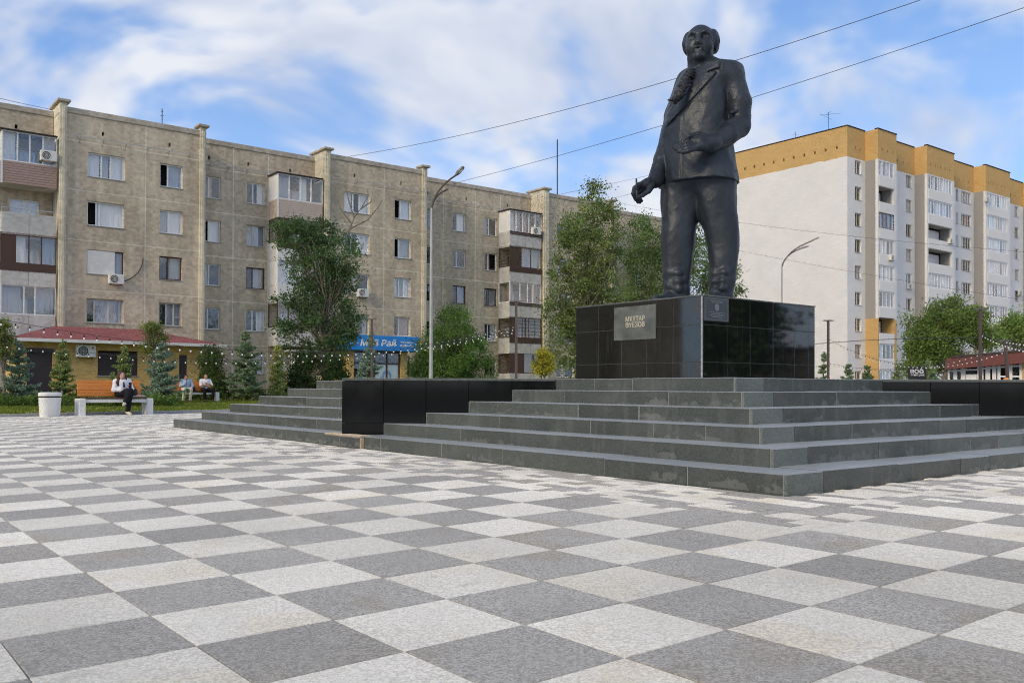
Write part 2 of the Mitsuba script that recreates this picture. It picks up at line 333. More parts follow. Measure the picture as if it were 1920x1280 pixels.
slab_ply = {c: mikit.ply(slab_tm, f'mat_slab_{c}') for c in ('light', 'grey')}
cells = []
for i in range(-38, 62):
    for j in range(-36, int((PV1 / S) + J0)):
        u, v = slab_at(i, j)
        if in_band(u, v) or (u > 1 and v > 1 and (u > 24 or v > 22)): continue
        if u < -16 or v < -14: continue
        p = np.array([u, v, float(ground(u))]) - CAM
        d = p @ FWD
        vis = d > 0.6 and abs(p @ RIGHT / d) < 0.62 and not (u > 0 and v > L)
        size = 0.5 / d if vis else 0
        cells.append((size, i, j, u, v))
cells.sort(reverse=True)
field = {'light': MB(), 'grey': MB()}
jit = np.random.default_rng(3)
for n_, (size, i, j, u, v) in enumerate(cells):
    c = 'light' if (i + j) % 2 else 'grey'
    z = float(ground(u)) + jit.uniform(-0.0012, 0.0012)
    sl = 0.0155 if -14 < u < 0 else 0.006 if 0 < u < 9 else 0.0
    ax, ay = jit.uniform(-0.002, 0.002), sl + jit.uniform(-0.002, 0.002)
    rz, du, dv = jit.normal(0, .0016), *jit.normal(0, .0009, 2)
    m = np.array([[1, -rz, -ay, u + du], [rz, 1, -ax, v + dv], [ay, ax, 1, z], [0, 0, 0, 1]])
    if n_ < 296 and size > 0:
        part(plaza, 'paving_slab', placed(slab_ply[c], m), None)
    else:
        field[c].add(slab_v @ m[:3, :3].T + m[:3, 3], slab_f)
for c in ('light', 'grey'): part(plaza, f'{c}_slab_field', field[c].mesh(), f'mat_slab_{c}', kind='stuff')
# the belt of small pavers, laid at random in two greys around the steps
Q = S / 4
pav = []
pr = np.random.default_rng(12)
nu, nv = int(round((L - 2 * BU) / Q)), int(round((L - 2 * BV) / Q))
def hsh(a, b): return (math.sin(a * 127.1 + b * 311.7) * 43758.5453) % 1
for a in range(nu):
    b = 0
    while b < nv:
        u0, v0 = BU + a * Q, BV + b * Q
        ln = 2 if hsh(a, b) > 0.42 else 1
        if u0 + Q / 2 > 0.0 and v0 + Q * ln / 2 > 0.0 and u0 < L - 0.1 and v0 < L - 0.1 : b += ln; continue
        if u0 > 9.5 and v0 > 2: b += ln; continue
        pav.append((u0, v0, ln, hsh(a + 51, b + 17) < 0.60)); b += ln
pav.sort(key=lambda q: (q[0] - CAM[0]) ** 2 + (q[1] - CAM[1]) ** 2)
pav_ply, bits = {}, {'light': MB(), 'grey': MB()}
for ln in (1, 2):
    vv, ff = bevel_box(np.array([0.0025, 0.0025, -0.02]), np.array([Q - 0.0025, Q * ln - 0.0025, 0.0]), 0.003)
    pav_ply[ln] = (vv, ff, {c: mikit.ply(trimesh.Trimesh(vv, ff, process=False), f'mat_slab_{c}') for c in ('light', 'grey')})
for n_, (u0, v0, ln, lt) in enumerate(pav):
    c = 'light' if lt else 'grey'
    m = np.eye(4); m[:3, 3] = u0, v0, float(ground(u0 + Q / 2)) + pr.uniform(-0.0015, 0.0015)
    if n_ < 290: part(plaza, 'small_paver', placed(pav_ply[ln][2][c], m), None)
    else: bits[c].add(pav_ply[ln][0] + m[:3, 3], pav_ply[ln][1])
for c in ('light', 'grey'): part(plaza, f'{c}_paver_field', bits[c].mesh(), f'mat_slab_{c}', kind='stuff')
# kerb stones along the far edge
kerb = 'kerb'; labels[kerb] = {'kind': 'structure'}
ks = mikit.ply(trimesh.Trimesh(*bevel_box(np.array([0.004, 0.0, -0.1]), np.array([0.996, 0.12, 0.075]), 0.008), process=False), 'mat_kerb')
for i in range(-13, 24):
    m = np.eye(4); m[:3, 3] = i, PV1 + 0.004, float(ground(i + 0.5)); part(kerb, 'kerb_stone', placed(ks, m), None)
whole('lawn', sheet([-40, -14, 0, 9, 60], [PV1 + 0.13, 62], 0.035), 'mat_lawn'); labels['lawn'] = {'kind': 'structure'}
gr = np.random.default_rng(5)
def grass(n, u0, u1, v0, v1, h, seed):
    g = np.random.default_rng(seed)
    u, v = g.uniform(u0, u1, n), g.uniform(v0, v1, n)
    keep = meshkit.fbm(np.stack([u * 0.5, v * 0.5, 0 * u], -1), 3, 2) > 0.38
    u, v = u[keep], v[keep]; n = len(u)
    a = g.uniform(0, 2 * np.pi, n); w = g.uniform(0.012, 0.03, n); hh = h * g.uniform(0.4, 1.3, n); lean = g.normal(0, 0.35, (n, 2)) * hh[:, None]
    z = ground(u) + 0.03
    p = np.stack([u, v, z], -1); o = np.stack([np.cos(a) * w, np.sin(a) * w, 0 * a], -1)
    tip = p + np.stack([lean[:, 0], lean[:, 1], hh], -1)
    vv = np.stack([p - o, p + o, tip], 1).reshape(-1, 3)
    col = np.array([0.17, 0.22, 0.045]) * g.uniform(0.6, 1.5, (n, 1)) + np.array([0.06, 0.04, 0.0]) * g.uniform(0, 1, (n, 1)) ** 3
    return trimesh.Trimesh(vv, np.arange(3 * n).reshape(-1, 3), process=False), np.repeat(col, 3, 0)
gm, gc = grass(70000, -10, 14, PV1 + 0.2, 40, 0.075, 4)
whole('grass', gm, 'mat_leaf', color=gc); labels['grass'] = {'label': 'short grass with taller weeds on the lawn behind the benches', 'category': 'grass', 'kind': 'stuff'}
# ------------------------------------------------------------------ stepped granite base
base = thing('stepped_base', 'square grey granite stepped base with black diagonal side walls under the monument', 'steps')
TOP = 6 * RI
core = MB()
for k in range(6):
    o = TR * k + 0.33
    core.box((o, o, -0.1), (L - o, L - o, (k + 1) * RI - 0.012 - 0.001 * k))
part(base, 'core', core.mesh(), 'mat_step_grout')
br = np.random.default_rng(21)
step_plies = {}
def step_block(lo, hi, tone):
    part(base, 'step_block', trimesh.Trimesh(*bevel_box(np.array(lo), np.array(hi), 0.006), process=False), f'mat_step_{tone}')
def run(k, a0, a1, front):
    """granite blocks of step k between a0 and a1 along the left (front False) or front side"""
    o, a, n = TR * k, a0, 0
    while a < a1 - 0.02:
        ln = br.choice([0.62, 0.9, 1.18, 1.45, 1.75]) * br.uniform(0.92, 1.08)
        if a1 - a - ln < 0.4: ln = a1 - a
        tone = br.choice(['a', 'b', 'b', 'b', 'c'])
        if front and n > 3 and br.random() < 0.12: tone = 'd'
        j = br.uniform(-0.006, 0.006); g = 0.0045
        z0, z1 = (k * RI - 0.06, (k + 1) * RI + br.uniform(-0.004, 0.004))
        lo, hi = (o + j, a + g), (o + 0.47, a + ln - g)
        if front: lo, hi = (a + g, o + j), (a + ln - g, o + 0.47)
        step_block((*lo, z0), (*hi, z1), tone)
        a += ln; n += 1
for k in range(6):                                                   # mortar behind the block faces, showing in the joints
    o = TR * k + 0.007
    part(base, 'joint_mortar', MB().box((o, o, k * RI - 0.05), (L - o, o + 0.3, (k + 1) * RI - 0.004)).mesh(), 'mat_step_grout')
    part(base, 'joint_mortar', MB().box((o, o + 0.301, k * RI - 0.05), (o + 0.3, L - o, (k + 1) * RI - 0.004)).mesh(), 'mat_step_grout')
for k in range(6):
    o = TR * k
    run(k, o + 0.030, C0 - o - 0.002 if k < 5 else C0 - o + 0.1, False)
    run(k, C0 + o + 0.002, L - o, False)
    step_block((o + 0.001, o, k * RI - 0.06), (o + 0.470, o + 0.027, (k + 1) * RI - 0.001), 'd')
    run(k, o + 0.474, C0 - o - 0.002 if k < 5 else C0 - o + 0.1, True)
    run(k, C0 + o + 0.002, L - o, True)
    for lo, hi in (((L - o - 0.47, o + 0.475, 0), (L - o, L - o - 0.475, 0)), ((o, L - o - 0.47, 0), (L - o, L - o, 0))):
        step_block((lo[0], lo[1], k * RI - 0.06), (hi[0], hi[1], (k + 1) * RI - 0.001), 'b')
# black diamond wall: panels along the faces u + v = C0
def diag_box(t0, t1, depth0, depth1, z0, z1, b=0.003):
    """box on the near diagonal face: t runs from the left tip (0, C0) towards the right tip, depth inwards"""
    v, f = bevel_box(np.array([t0, depth0, z0]), np.array([t1, depth1, z1]), b)
    q = math.sqrt(0.5)
    return np.stack([v[:, 0] * q + v[:, 1] * q, C0 - v[:, 0] * q + v[:, 1] * q, v[:, 2]], -1), f
DT = TR * math.sqrt(2); DL = C0 * math.sqrt(2)
def panel(t0, t1, z0, z1, name='wall_panel', mt='mat_black_granite_soft', d0=0.0, d1=0.03):
    part(base, name, trimesh.Trimesh(*diag_box(t0, t1, d0, d1, z0, z1), process=False), mt)
g = 0.002
for side in (0, 1):
    for p_ in range(6):
        a, b_ = p_ * DT + g, (p_ + 1) * DT - g
        if side: a, b_ = DL - b_, DL - a
        z0 = (p_ + 1) * RI + 0.002
        if p_ == 0:
            panel(a, b_, z0, 2 * RI - 0.002); z0 = 2 * RI + 0.002
        if p_ < 5: panel(a, b_, z0, TOP - 0.032)
for t0, t1 in ((0.0, 5 * DT), (DL - 5 * DT, DL)):
    n = 5
    for i in range(n):
        a, b_ = t0 + (t1 - t0) * i / n, t0 + (t1 - t0) * (i + 1) / n
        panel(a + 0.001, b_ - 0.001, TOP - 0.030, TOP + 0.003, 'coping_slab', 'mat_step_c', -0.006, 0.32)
inner = MB()
q = 0.045
inner.add([[C0, q, -0.1], [L - q, C0, -0.1], [C0, L - q, -0.1], [q, C0, -0.1], [C0, q, TOP - 0.006], [L - q, C0, TOP - 0.006], [C0, L - q, TOP - 0.006], [q, C0, TOP - 0.006]],
          [[4, 5, 6], [4, 6, 7], [0, 1, 5], [0, 5, 4], [1, 2, 6], [1, 6, 5], [2, 3, 7], [2, 7, 6], [3, 0, 4], [3, 4, 7]])
part(base, 'diamond_core', inner.mesh(), 'mat_step_b')
for i in range(6):
    for j in range(6):
        a0, b0 = 2.5 + i * 1.47, 2.5 + j * 1.47
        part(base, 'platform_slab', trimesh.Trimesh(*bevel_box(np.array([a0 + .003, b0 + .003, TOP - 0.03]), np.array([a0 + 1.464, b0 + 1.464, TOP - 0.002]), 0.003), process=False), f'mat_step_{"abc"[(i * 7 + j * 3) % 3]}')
# three dark blocks bedded in sandy mortar that mend the lowest step
va, vb = onv(608, 812, 7.3)[1], 0
rb = MB()
for (v0, v1, pr_) in ((7.27, 6.87, 0.05), (6.86, 6.56, 0.055), (6.55, 6.33, 0.06)):
    part(base, 'repair_block', trimesh.Trimesh(*bevel_box(np.array([-pr_, v1, -0.03]), np.array([0.0, v0, 0.128]), 0.006), process=False), 'mat_step_a', label='dark repair block bedded in sandy mortar')
rb.box((-0.062, 6.30, 0.1285), (0.10, 7.29, 0.156), 0.008); rb.box((-0.05, 6.30, -0.03), (0.0, 6.328, 0.128), 0.004); rb.box((-0.05, 6.861, -0.03), (-0.0, 6.869, 0.128))
part(base, 'mortar_bed', rb.mesh(), 'mat_sand_mortar')

# ------------------------------------------------------------------ pedestal
ped = thing('pedestal', 'polished black granite pedestal with a grey name plaque, on top of the steps', 'pedestal')
PU, PV, WU, WV, PZ = 6.998, 6.823, 1.5375, 1.4686, 2.25
u0, u1, v0, v1 = PU - WU, PU + WU, PV - WV, PV + WV
cm = MB(); cm.box((u0 + 0.003, v0 + 0.003, TOP - 0.02), (u1 - 0.003, v1 - 0.003, PZ - 0.0205)); part(ped, 'core', cm.mesh(), 'mat_grout_grey')
ZR = [TOP + 0.001, 1.19, 1.78, PZ - 0.022]
left_v = [v1, 7.707, 7.126, 6.539, 5.956, v0]
front_u = [u0, 6.082, 6.677, 7.303, 7.913, 8.328, u1]
pg = 0.0034
prng = np.random.default_rng(9)
def gbox(lo, hi, b=0.0025): return trimesh.Trimesh(*bevel_box(np.array(lo, float), np.array(hi, float), b), process=False)
def tilt(m, ax):
    """a panel never sits quite true: turn it by a fraction of a degree"""
    c = m.bounds.mean(0); e = prng.normal(0, 0.0010, 2)
    m.vertices[:, ax] += 0 + (m.vertices[:, 1 - ax] - c[1 - ax]) * e[0] + (m.vertices[:, 2] - c[2]) * e[1]
    return m
for r in range(3):
    z0, z1 = ZR[r] + pg, ZR[r + 1] - pg
    lv = left_v if r < 2 else [v1, 7.707, 7.302, 6.320, 5.956, v0]
    for a, b_ in zip(lv[1:], lv[:-1]):
        part(ped, 'panel', tilt(gbox((u0, a + pg, z0), (u0 + 0.019, b_ - pg, z1)), 0), 'mat_black_granite')
        part(ped, 'panel', gbox((u1 - 0.019, a + pg, z0), (u1, b_ - pg, z1)), 'mat_black_granite')
    for a, b_ in zip(front_u[:-1], front_u[1:]):
        lo = max(a, u0 + 0.021); hi = min(b_, u1 - 0.021)
        part(ped, 'panel', tilt(gbox((lo + pg, v0, z0), (hi - pg, v0 + 0.019, z1)), 1), 'mat_black_granite')
        part(ped, 'panel', gbox((lo + pg, v1 - 0.019, z0), (hi - pg, v1, z1)), 'mat_black_granite')
tr = MB(); tr.box((u0 - 0.004, v0 - 0.004, TOP), (u0 + 0.022, v0 + 0.018, PZ - 0.02)); part(ped, 'corner_trim', tr.mesh(), 'mat_kerb')
part(ped, 'top_slab', gbox((u0 - 0.006, v0 - 0.006, PZ - 0.02), (u1 + 0.006, v1 + 0.006, PZ)), 'mat_step_c')
pq = part(ped, 'name_plaque', gbox((u0 - 0.016, 6.322, 1.594), (u0 - 0.001, 7.300, 2.167), 0.004), 'mat_plaque_stone', label='grey stone plaque with gilt lettering')
def letters(text, h, width, origin, X, Y, depth=0.004, bold=False):
    """raised lettering: origin is the lower left corner, X the reading direction, Y up; width None keeps the font's own"""
    m = meshkit.text_mesh(text, h, depth, bold); b = m.bounds
    sx = (width / (b[1][0] - b[0][0])) if width else 1.0
    v = m.vertices - [b[0][0], 0, 0]; v[:, 0] *= sx
    X, Y = np.asarray(X, float), np.asarray(Y, float); Z = np.cross(X, Y)
    return trimesh.Trimesh(np.asarray(origin) + v[:, :1] * X + v[:, 1:2] * Y + v[:, 2:] * Z, m.faces, process=False)
for tx, z in (('МҰХТАР', 1.911), ('ӘУЕЗОВ', 1.810)):
    part(ped, 'name_plaque__lettering', letters(tx, 0.083, 0.448, (u0 - 0.0165, 7.010, z), (0, -1, 0), (0, 0, 1), 0.006, True), 'mat_gilt')
ip = part(ped, 'info_plate', gbox((5.492, v0 - 0.030, 1.840), (6.088, v0 - 0.001, 2.219), 0.004), 'mat_info_plate', label='dark metal plate with an oval emblem and lines of small text')
rl = MB(); yv = v0 - 0.0325
def strip(x0, x1, z0, z1): rl.box((x0, yv, z0), (x1, v0 - 0.029, z1))
strip(5.515, 6.065, 1.860, 1.866); strip(5.515, 6.065, 2.193, 2.199); strip(5.515, 5.521, 1.8665, 2.1925); strip(6.059, 6.065, 1.8665, 2.1925)
for (x0, x1, z) in ((5.62, 5.95, 2.160), (5.66, 5.92, 2.135), (5.60, 5.99, 1.975), (5.64, 5.95, 1.950), (5.60, 5.98, 1.925), (5.66, 5.93, 1.900)): strip(x0, x1, z, z + 0.009)
a = np.linspace(0, 2 * np.pi, 33)[:-1]
for rx, rz, y0_ in ((0.052, 0.058, yv), (0.038, 0.044, yv - 0.003), (0.016, 0.022, yv - 0.006)):
    ring = np.stack([5.79 + rx * np.cos(a), 0 * a + y0_, 2.060 + rz * np.sin(a)], -1)
    vv = np.vstack([ring, ring + [0, 0.006, 0], [[5.79, y0_ - 0.002, 2.060]]]); k = np.arange(32)
    rl.add(vv, np.vstack([np.stack([k, (k + 1) % 32, k * 0 + 64], 1), np.stack([k, k + 32, (k + 1) % 32], 1), np.stack([(k + 1) % 32, k + 32, (k + 1) % 32 + 32], 1)]))
part(ped, 'info_plate__relief', rl.mesh(), 'mat_info_relief')
# ------------------------------------------------------------------ sculpting: signed distance fields turned into one continuous mesh
class Field:
    def __init__(s, lo, hi, h):
        s.lo, s.h = np.asarray(lo, float), h
        s.n = np.ceil((np.asarray(hi) - s.lo) / h).astype(int) + 1
        s.D = np.full(s.n, 0.5, np.float32)
    def block(s, lo, hi, m):
        a = np.clip(np.floor((np.asarray(lo) - m - s.lo) / s.h).astype(int), 0, s.n); b = np.clip(np.ceil((np.asarray(hi) + m - s.lo) / s.h).astype(int) + 1, 0, s.n)
        sl = tuple(slice(i, j) for i, j in zip(a, b))
        ax = [(s.lo[i] + s.h * np.arange(a[i], b[i])).astype(np.float32) for i in range(3)]
        return sl, ax[0][:, None, None], ax[1][None, :, None], ax[2][None, None, :]
    def put(s, d, sl, k, sub=False):
        o = s.D[sl]
        if d.size == 0: return
        if sub: o = -o
        if k > 0:
            t = np.maximum(k - np.abs(o - d), 0) / k; r = np.minimum(o, d) - t * t * k * 0.25
        else: r = np.minimum(o, d)
        s.D[sl] = -r if sub else r
    def cone(s, a, b, ra, rb, k=0.03, sub=False, flat=None):
        a, b = np.asarray(a, np.float32), np.asarray(b, np.float32); R = max(ra, rb)
        sl, x, y, z = s.block(np.minimum(a, b) - R, np.maximum(a, b) + R, k + 3 * s.h)
        ab = b - a; L2 = float(ab @ ab) + 1e-12
        px, py, pz = x - a[0], y - a[1], z - a[2]
        t = np.clip((px * ab[0] + py * ab[1] + pz * ab[2]) / L2, 0, 1)
        d = np.sqrt((px - ab[0] * t) ** 2 + (py - ab[1] * t) ** 2 + (pz - ab[2] * t) ** 2) - (ra + (rb - ra) * t)
        s.put(d, sl, k, sub); return s
    def chain(s, pts, rad, k=0.03, sub=False):
        for i in range(len(pts) - 1): s.cone(pts[i], pts[i + 1], rad[i], rad[i + 1], k, sub)
        return s
    def ell(s, c, r, k=0.03, R=None, sub=False):
        c = np.asarray(c, np.float32); r = np.asarray(r, np.float32); m = r.max()
        sl, x, y, z = s.block(c - m, c + m, k + 3 * s.h)
        p = [x - c[0], y - c[1], z - c[2]]
        if R is not None: p = [R[i][0] * p[0] + R[i][1] * p[1] + R[i][2] * p[2] for i in range(3)]
        k0 = np.sqrt((p[0] / r[0]) ** 2 + (p[1] / r[1]) ** 2 + (p[2] / r[2]) ** 2)
        k1 = np.sqrt((p[0] / r[0] ** 2) ** 2 + (p[1] / r[1] ** 2) ** 2 + (p[2] / r[2] ** 2) ** 2) + 1e-9
        s.put((k0 * (k0 - 1) / k1).astype(np.float32), sl, k, sub); return s
    def loft(s, zs, cx, cy, A, B, yaw, k=0.03, e=2.4, lo=None, relief=None, fold=0.0, seed=0):
        """upright body of elliptical sections: centre and half axes given at heights zs"""
        zs = np.asarray(zs, float); o = np.argsort(zs); zs = zs[o]
        cx, cy, A, B = [np.asarray(q, float)[o] for q in (cx, cy, A, B)]
        m = max(A.max(), B.max()) + 0.05
        sl, x, y, z = s.block((cx.min() - m, cy.min() - m, zs[0]), (cx.max() + m, cy.max() + m, zs[-1]), k + 3 * s.h)
        from scipy.interpolate import PchipInterpolator as PI_
        zz = np.clip(z.ravel(), zs[0], zs[-1])
        ip = lambda q: PI_(zs, q)(zz).astype(np.float32)[None, None, :]
        X, Y, a, b = x - ip(cx), y - ip(cy), ip(A), ip(B)
        c_, s_ = math.cos(yaw), math.sin(yaw)
        l, f = X * c_ - Y * s_, -X * s_ - Y * c_                   # along his left, along his front
        g = (np.abs(l / a) ** e + np.abs(f / b) ** e) ** (1 / e)
        d = (g - 1) * np.minimum(a, b)
        if relief is not None: d = d - relief(x, y, z, l, f)
        if fold: d = d - fold * (meshkit.noise(np.stack(np.broadcast_arrays(x * 5.0, y * 5.0, z * 2.6), -1), seed) - 0.5)
        d = np.maximum(d, np.maximum(zs[0] - z, z - zs[-1]))
        s.put(d.astype(np.float32), sl, k); return s
    def roughen(s, amp, freq, seed):
        g = [s.lo[i] + s.h * np.arange(s.n[i]) for i in range(3)]
        near = np.argwhere(np.abs(s.D) < 0.06)
        p = np.stack([g[i][near[:, i]] for i in range(3)], -1)
        s.D[tuple(near.T)] -= (amp * (meshkit.fbm(p * freq, 3, seed) - 0.5)).astype(np.float32); return s
    def mesh(s):
        """naive surface nets"""
        D = s.D; I = D < 0
        c = np.zeros(np.array(D.shape) - 1, np.int8)
        for a in np.ndindex(2, 2, 2): c += I[tuple(slice(q, D.shape[i] - 1 + q) for i, q in enumerate(a))]
        cells = np.argwhere((c > 0) & (c < 8)); idx = np.full(c.shape, -1, np.int64); idx[tuple(cells.T)] = np.arange(len(cells))
        acc, cnt = np.zeros((len(cells), 3)), np.zeros(len(cells))
        for ax in range(3):
            for o in np.ndindex(2, 2):
                p = np.zeros(3, int); p[[i for i in range(3) if i != ax]] = o; q_ = p.copy(); q_[ax] = 1
                da, db = D[tuple((cells + p).T)], D[tuple((cells + q_).T)]
                m = (da < 0) != (db < 0); t = np.where(m, da / np.where(m, da - db, 1), 0)
                pos = np.broadcast_to(p, (len(cells), 3)).astype(float).copy(); pos[:, ax] += t
                acc[m] += pos[m]; cnt[m] += 1
        v = s.lo + s.h * (cells + acc / cnt[:, None])
        quads = []
        for ax in range(3):
            u_, w_ = (ax + 1) % 3, (ax + 2) % 3
            a = I; sl0 = [slice(None)] * 3; sl1 = [slice(None)] * 3
            sl0[ax] = slice(0, -1); sl1[ax] = slice(1, None)
            e = np.argwhere(a[tuple(sl0)] != a[tuple(sl1)])
            e = e[(e[:, u_] > 0) & (e[:, w_] > 0) & (e[:, u_] < D.shape[u_] - 1) & (e[:, w_] < D.shape[w_] - 1)]
            flip = I[tuple(e.T)]
            q4 = []
            for du, dw in ((-1, -1), (0, -1), (0, 0), (-1, 0)):
                p = e.copy(); p[:, u_] += du; p[:, w_] += dw; q4.append(idx[tuple(p.T)])
            q4 = np.stack(q4, 1); q4[~flip] = q4[~flip][:, ::-1]; quads.append(q4)
        qd = np.vstack(quads)
        return trimesh.Trimesh(v, np.vstack([qd[:, [0, 1, 2]], qd[:, [0, 2, 3]]]), process=False)

# ------------------------------------------------------------------ the bronze statue
RH = RIGHT * [1, 1, 0]; RH /= np.linalg.norm(RH); DH = np.array([-RH[1], RH[0], 0.0])
SD = 16.32
ORI = at(1310, 706, SD); ORI[2] = PZ
def J(x, y, d=0.0):
    """sculptor's frame: r to the right, d away, z up from the pedestal"""
    p = at(x, y, SD + d) - ORI
    return np.array([p @ RH, p @ DH, p[2]])
def px(n): return n * SD / 1693.44
def to_world(m, ori=ORI, R=RH, D=DH):
    m.vertices = ori + m.vertices[:, :1] * R + m.vertices[:, 1:2] * D + m.vertices[:, 2:] * [0, 0, 1]; return m
YAW = math.radians(46)
F_ = np.array([-math.sin(YAW), -math.cos(YAW), 0]); L_ = np.array([math.cos(YAW), -math.sin(YAW), 0])
B = Field((-1.35, -1.25, -0.06), (1.12, 0.85, 4.5), 0.0135)
# trousers
def leg(rows, seed, yaw):
    P = np.array([[*J(x, y, d), px(w)] for x, y, w, d in rows])
    B.loft(P[:, 2], P[:, 0], P[:, 1], P[:, 3] * 1.16, P[:, 3] * 1.20, yaw, k=0.10, e=1.66, fold=0.045, seed=seed)
leg([(1279, 325, 36, .14), (1277, 350, 34.5, .12), (1274, 400, 31, .08), (1272, 440, 28.5, .03), (1270.5, 480, 26.5, .04), (1269, 515, 23.5, .04), (1270, 548, 21.5, .05), (1270, 562, 21.5, .05)], 3, YAW)
leg([(1340, 325, 37, -.12), (1341, 350, 35, -.13), (1345, 395, 32, -.15), (1354, 440, 28, -.17), (1356, 475, 25.5, -.15), (1355, 515, 22.5, -.14), (1352.5, 548, 20.5, -.13), (1352, 560, 20.5, -.13)], 5, YAW)
B.ell(J(1311, 340), (0.60, 0.46, 0.30), 0.12)
fr_ = np.random.default_rng(31)
for cx, dd, ys in ((1270, .0, (510, 526, 540)), (1354, -.2, (508, 524, 538))):   # folds at knee and ankle
    for y in ys:
        t_ = fr_.normal(0, 5); w_ = 15 if y < 470 else 17
        B.cone(J(cx - w_, y - t_, dd - .10), J(cx + fr_.normal(0, 3), y + 2, dd - .205), .018, .026, .10); B.cone(J(cx + fr_.normal(0, 3), y + 2, dd - .205), J(cx + w_, y + t_, dd - .06), .026, .018, .10)
for y, x0, x1, d_ in ((262, 1340, 1362, -.70), (180, 1376, 1400, -.52), (205, 1372, 1398, -.54), (222, 1368, 1394, -.54)): B.cone(J(x0, y + 6, d_), J(x1, y - 5, d_ + .05), .030, .020, .08)
# shoes
for ax, ay, dd, tx, td in ((1268, 566, .03, 1229, -.43), (1351, 566, -.15, 1341, -.55)):
    h = J(ax, ay, dd); t = J(tx, 566, td); h[2] = 0.085; t[2] = 0.07
    B.cone(h + [0.05, 0.06, 0.02], t, 0.14, 0.085, 0.03); B.cone(h + [0, 0, 0.09], h * 0.45 + t * 0.55 + [0, 0, 0.045], 0.14, 0.09, 0.05)
# jacket
rows = [(1310, 347, 67.5), (1309, 325, 65.5), (1308, 300, 63), (1307, 270, 60.5), (1307, 245, 58.5), (1309, 215, 56), (1313, 190, 55.5), (1322, 165, 55), (1330, 148, 54.5), (1335, 136, 52), (1336, 128, 44), (1331, 122, 31), (1324, 117, 24), (1321, 113.5, 22.5)]
P = np.array([[*J(x, y), px(w) / 0.905] for x, y, w in rows])
lap = Polygon([tuple(J(x, y, -.42)[[0, 2]]) for x, y in ((1298, 133), (1322, 122), (1345, 123), (1342, 140), (1331, 151), (1302, 181), (1277, 206), (1257, 226), (1254, 205), (1272, 180), (1288, 152))])
notch = Polygon([tuple(J(x, y, -.42)[[0, 2]]) for x, y in ((1322, 138.5), (1346, 132.5), (1346, 136.5), (1322, 140.5))])
import shapely
lapS = Polygon([tuple(J(x, y, -.42)[[0, 2]]) for x, y in ((1300, 128), (1322, 117), (1347, 117), (1345, 133), (1325, 137.5), (1324, 140.5), (1340, 141), (1331, 152), (1302, 182), (1277, 207), (1256, 227), (1253, 206), (1271, 181), (1287, 152))])
shirtS = Polygon([tuple(J(x, y, -.42)[[0, 2]]) for x, y in ((1284, 140), (1300, 124), (1322, 116), (1318, 128), (1304, 145), (1286, 172), (1266, 202), (1258, 200))])
import shapely
def sdist(poly, X_, Z_):
    pts = shapely.points(X_, Z_); return np.where(shapely.contains(poly, pts), 1, -1) * shapely.distance(poly.boundary, pts)
def relief(x, y, z, l, f):
    rr, zz = np.broadcast_arrays(x, z)
    R2, Z2 = rr[:, 0, :], zz[:, 0, :]
    sd = sdist(lapS, R2, Z2)
    w = 0.034 * np.clip(sd / 0.014 + .5, 0, 1) - 0.012 * np.clip(1 - np.abs(sd + .022) / .022, 0, 1)
    w = w - 0.020 * np.clip(sdist(shirtS, R2, Z2) / 0.02 + .5, 0, 1)
    front = np.clip(f / 0.12 + 1.2, 0, 1) * np.clip((l + 0.5) * 3, 0, 1)
    # the overlapping front edge of the jacket
    return w[:, None, :] * front + 0.016 * np.clip((0.03 - l) / .012, 0, 1) * (f > 0) * np.clip((3.35 - z) / .03, 0, 1) * np.clip(f * 4, 0, 1)
B.loft(P[:, 2], P[:, 0], P[:, 1], P[:, 3], P[:, 3] * 0.80, YAW, k=0.0, e=2.35, relief=relief, fold=0.045, seed=8)
for (x, y, d, w) in ((1371, 145, -.32, 24), (1295, 147, .30, 20)):
    B.ell(J(x, y, d), (px(w), px(w), px(w) * 0.95), 0.14)
# far (right) arm: upper arm behind the chest, forearm down to the cuff
B.chain([J(1288, 152, .33), J(1266, 215, .34), J(1254, 262, .22)], [.20, .19, .165], 0.05)
B.chain([J(1254, 262, .22), J(1241, 300, .06), J(1231, 331, -.08)], [.165, .150, .138], 0.03)
B.cone(J(1231.5, 331, -.08), J(1229.5, 338, -.11), .146, .144, 0.005)
# near (left) arm, bent, sleeve ending at the belly
B.chain([J(1373, 146, -.34), J(1386, 192, -.36), J(1386, 237, -.34)], [.205, .215, .195], 0.035)
B.chain([J(1386, 237, -.34), J(1364, 254, -.55), J(1337, 268, -.80)], [.195, .178, .140], 0.04)
B.cone(J(1338, 267, -.79), J(1330, 270, -.86), .152, .150, 0.004)
for x, y, d, r in ((1392, 222, -.38, .05), (1376, 227, -.52, .045), (1371, 236, -.55, .04)): B.cone(J(x - 13, y + 6, d), J(x + 9, y - 4, d), r, r * 0.6, 0.08)
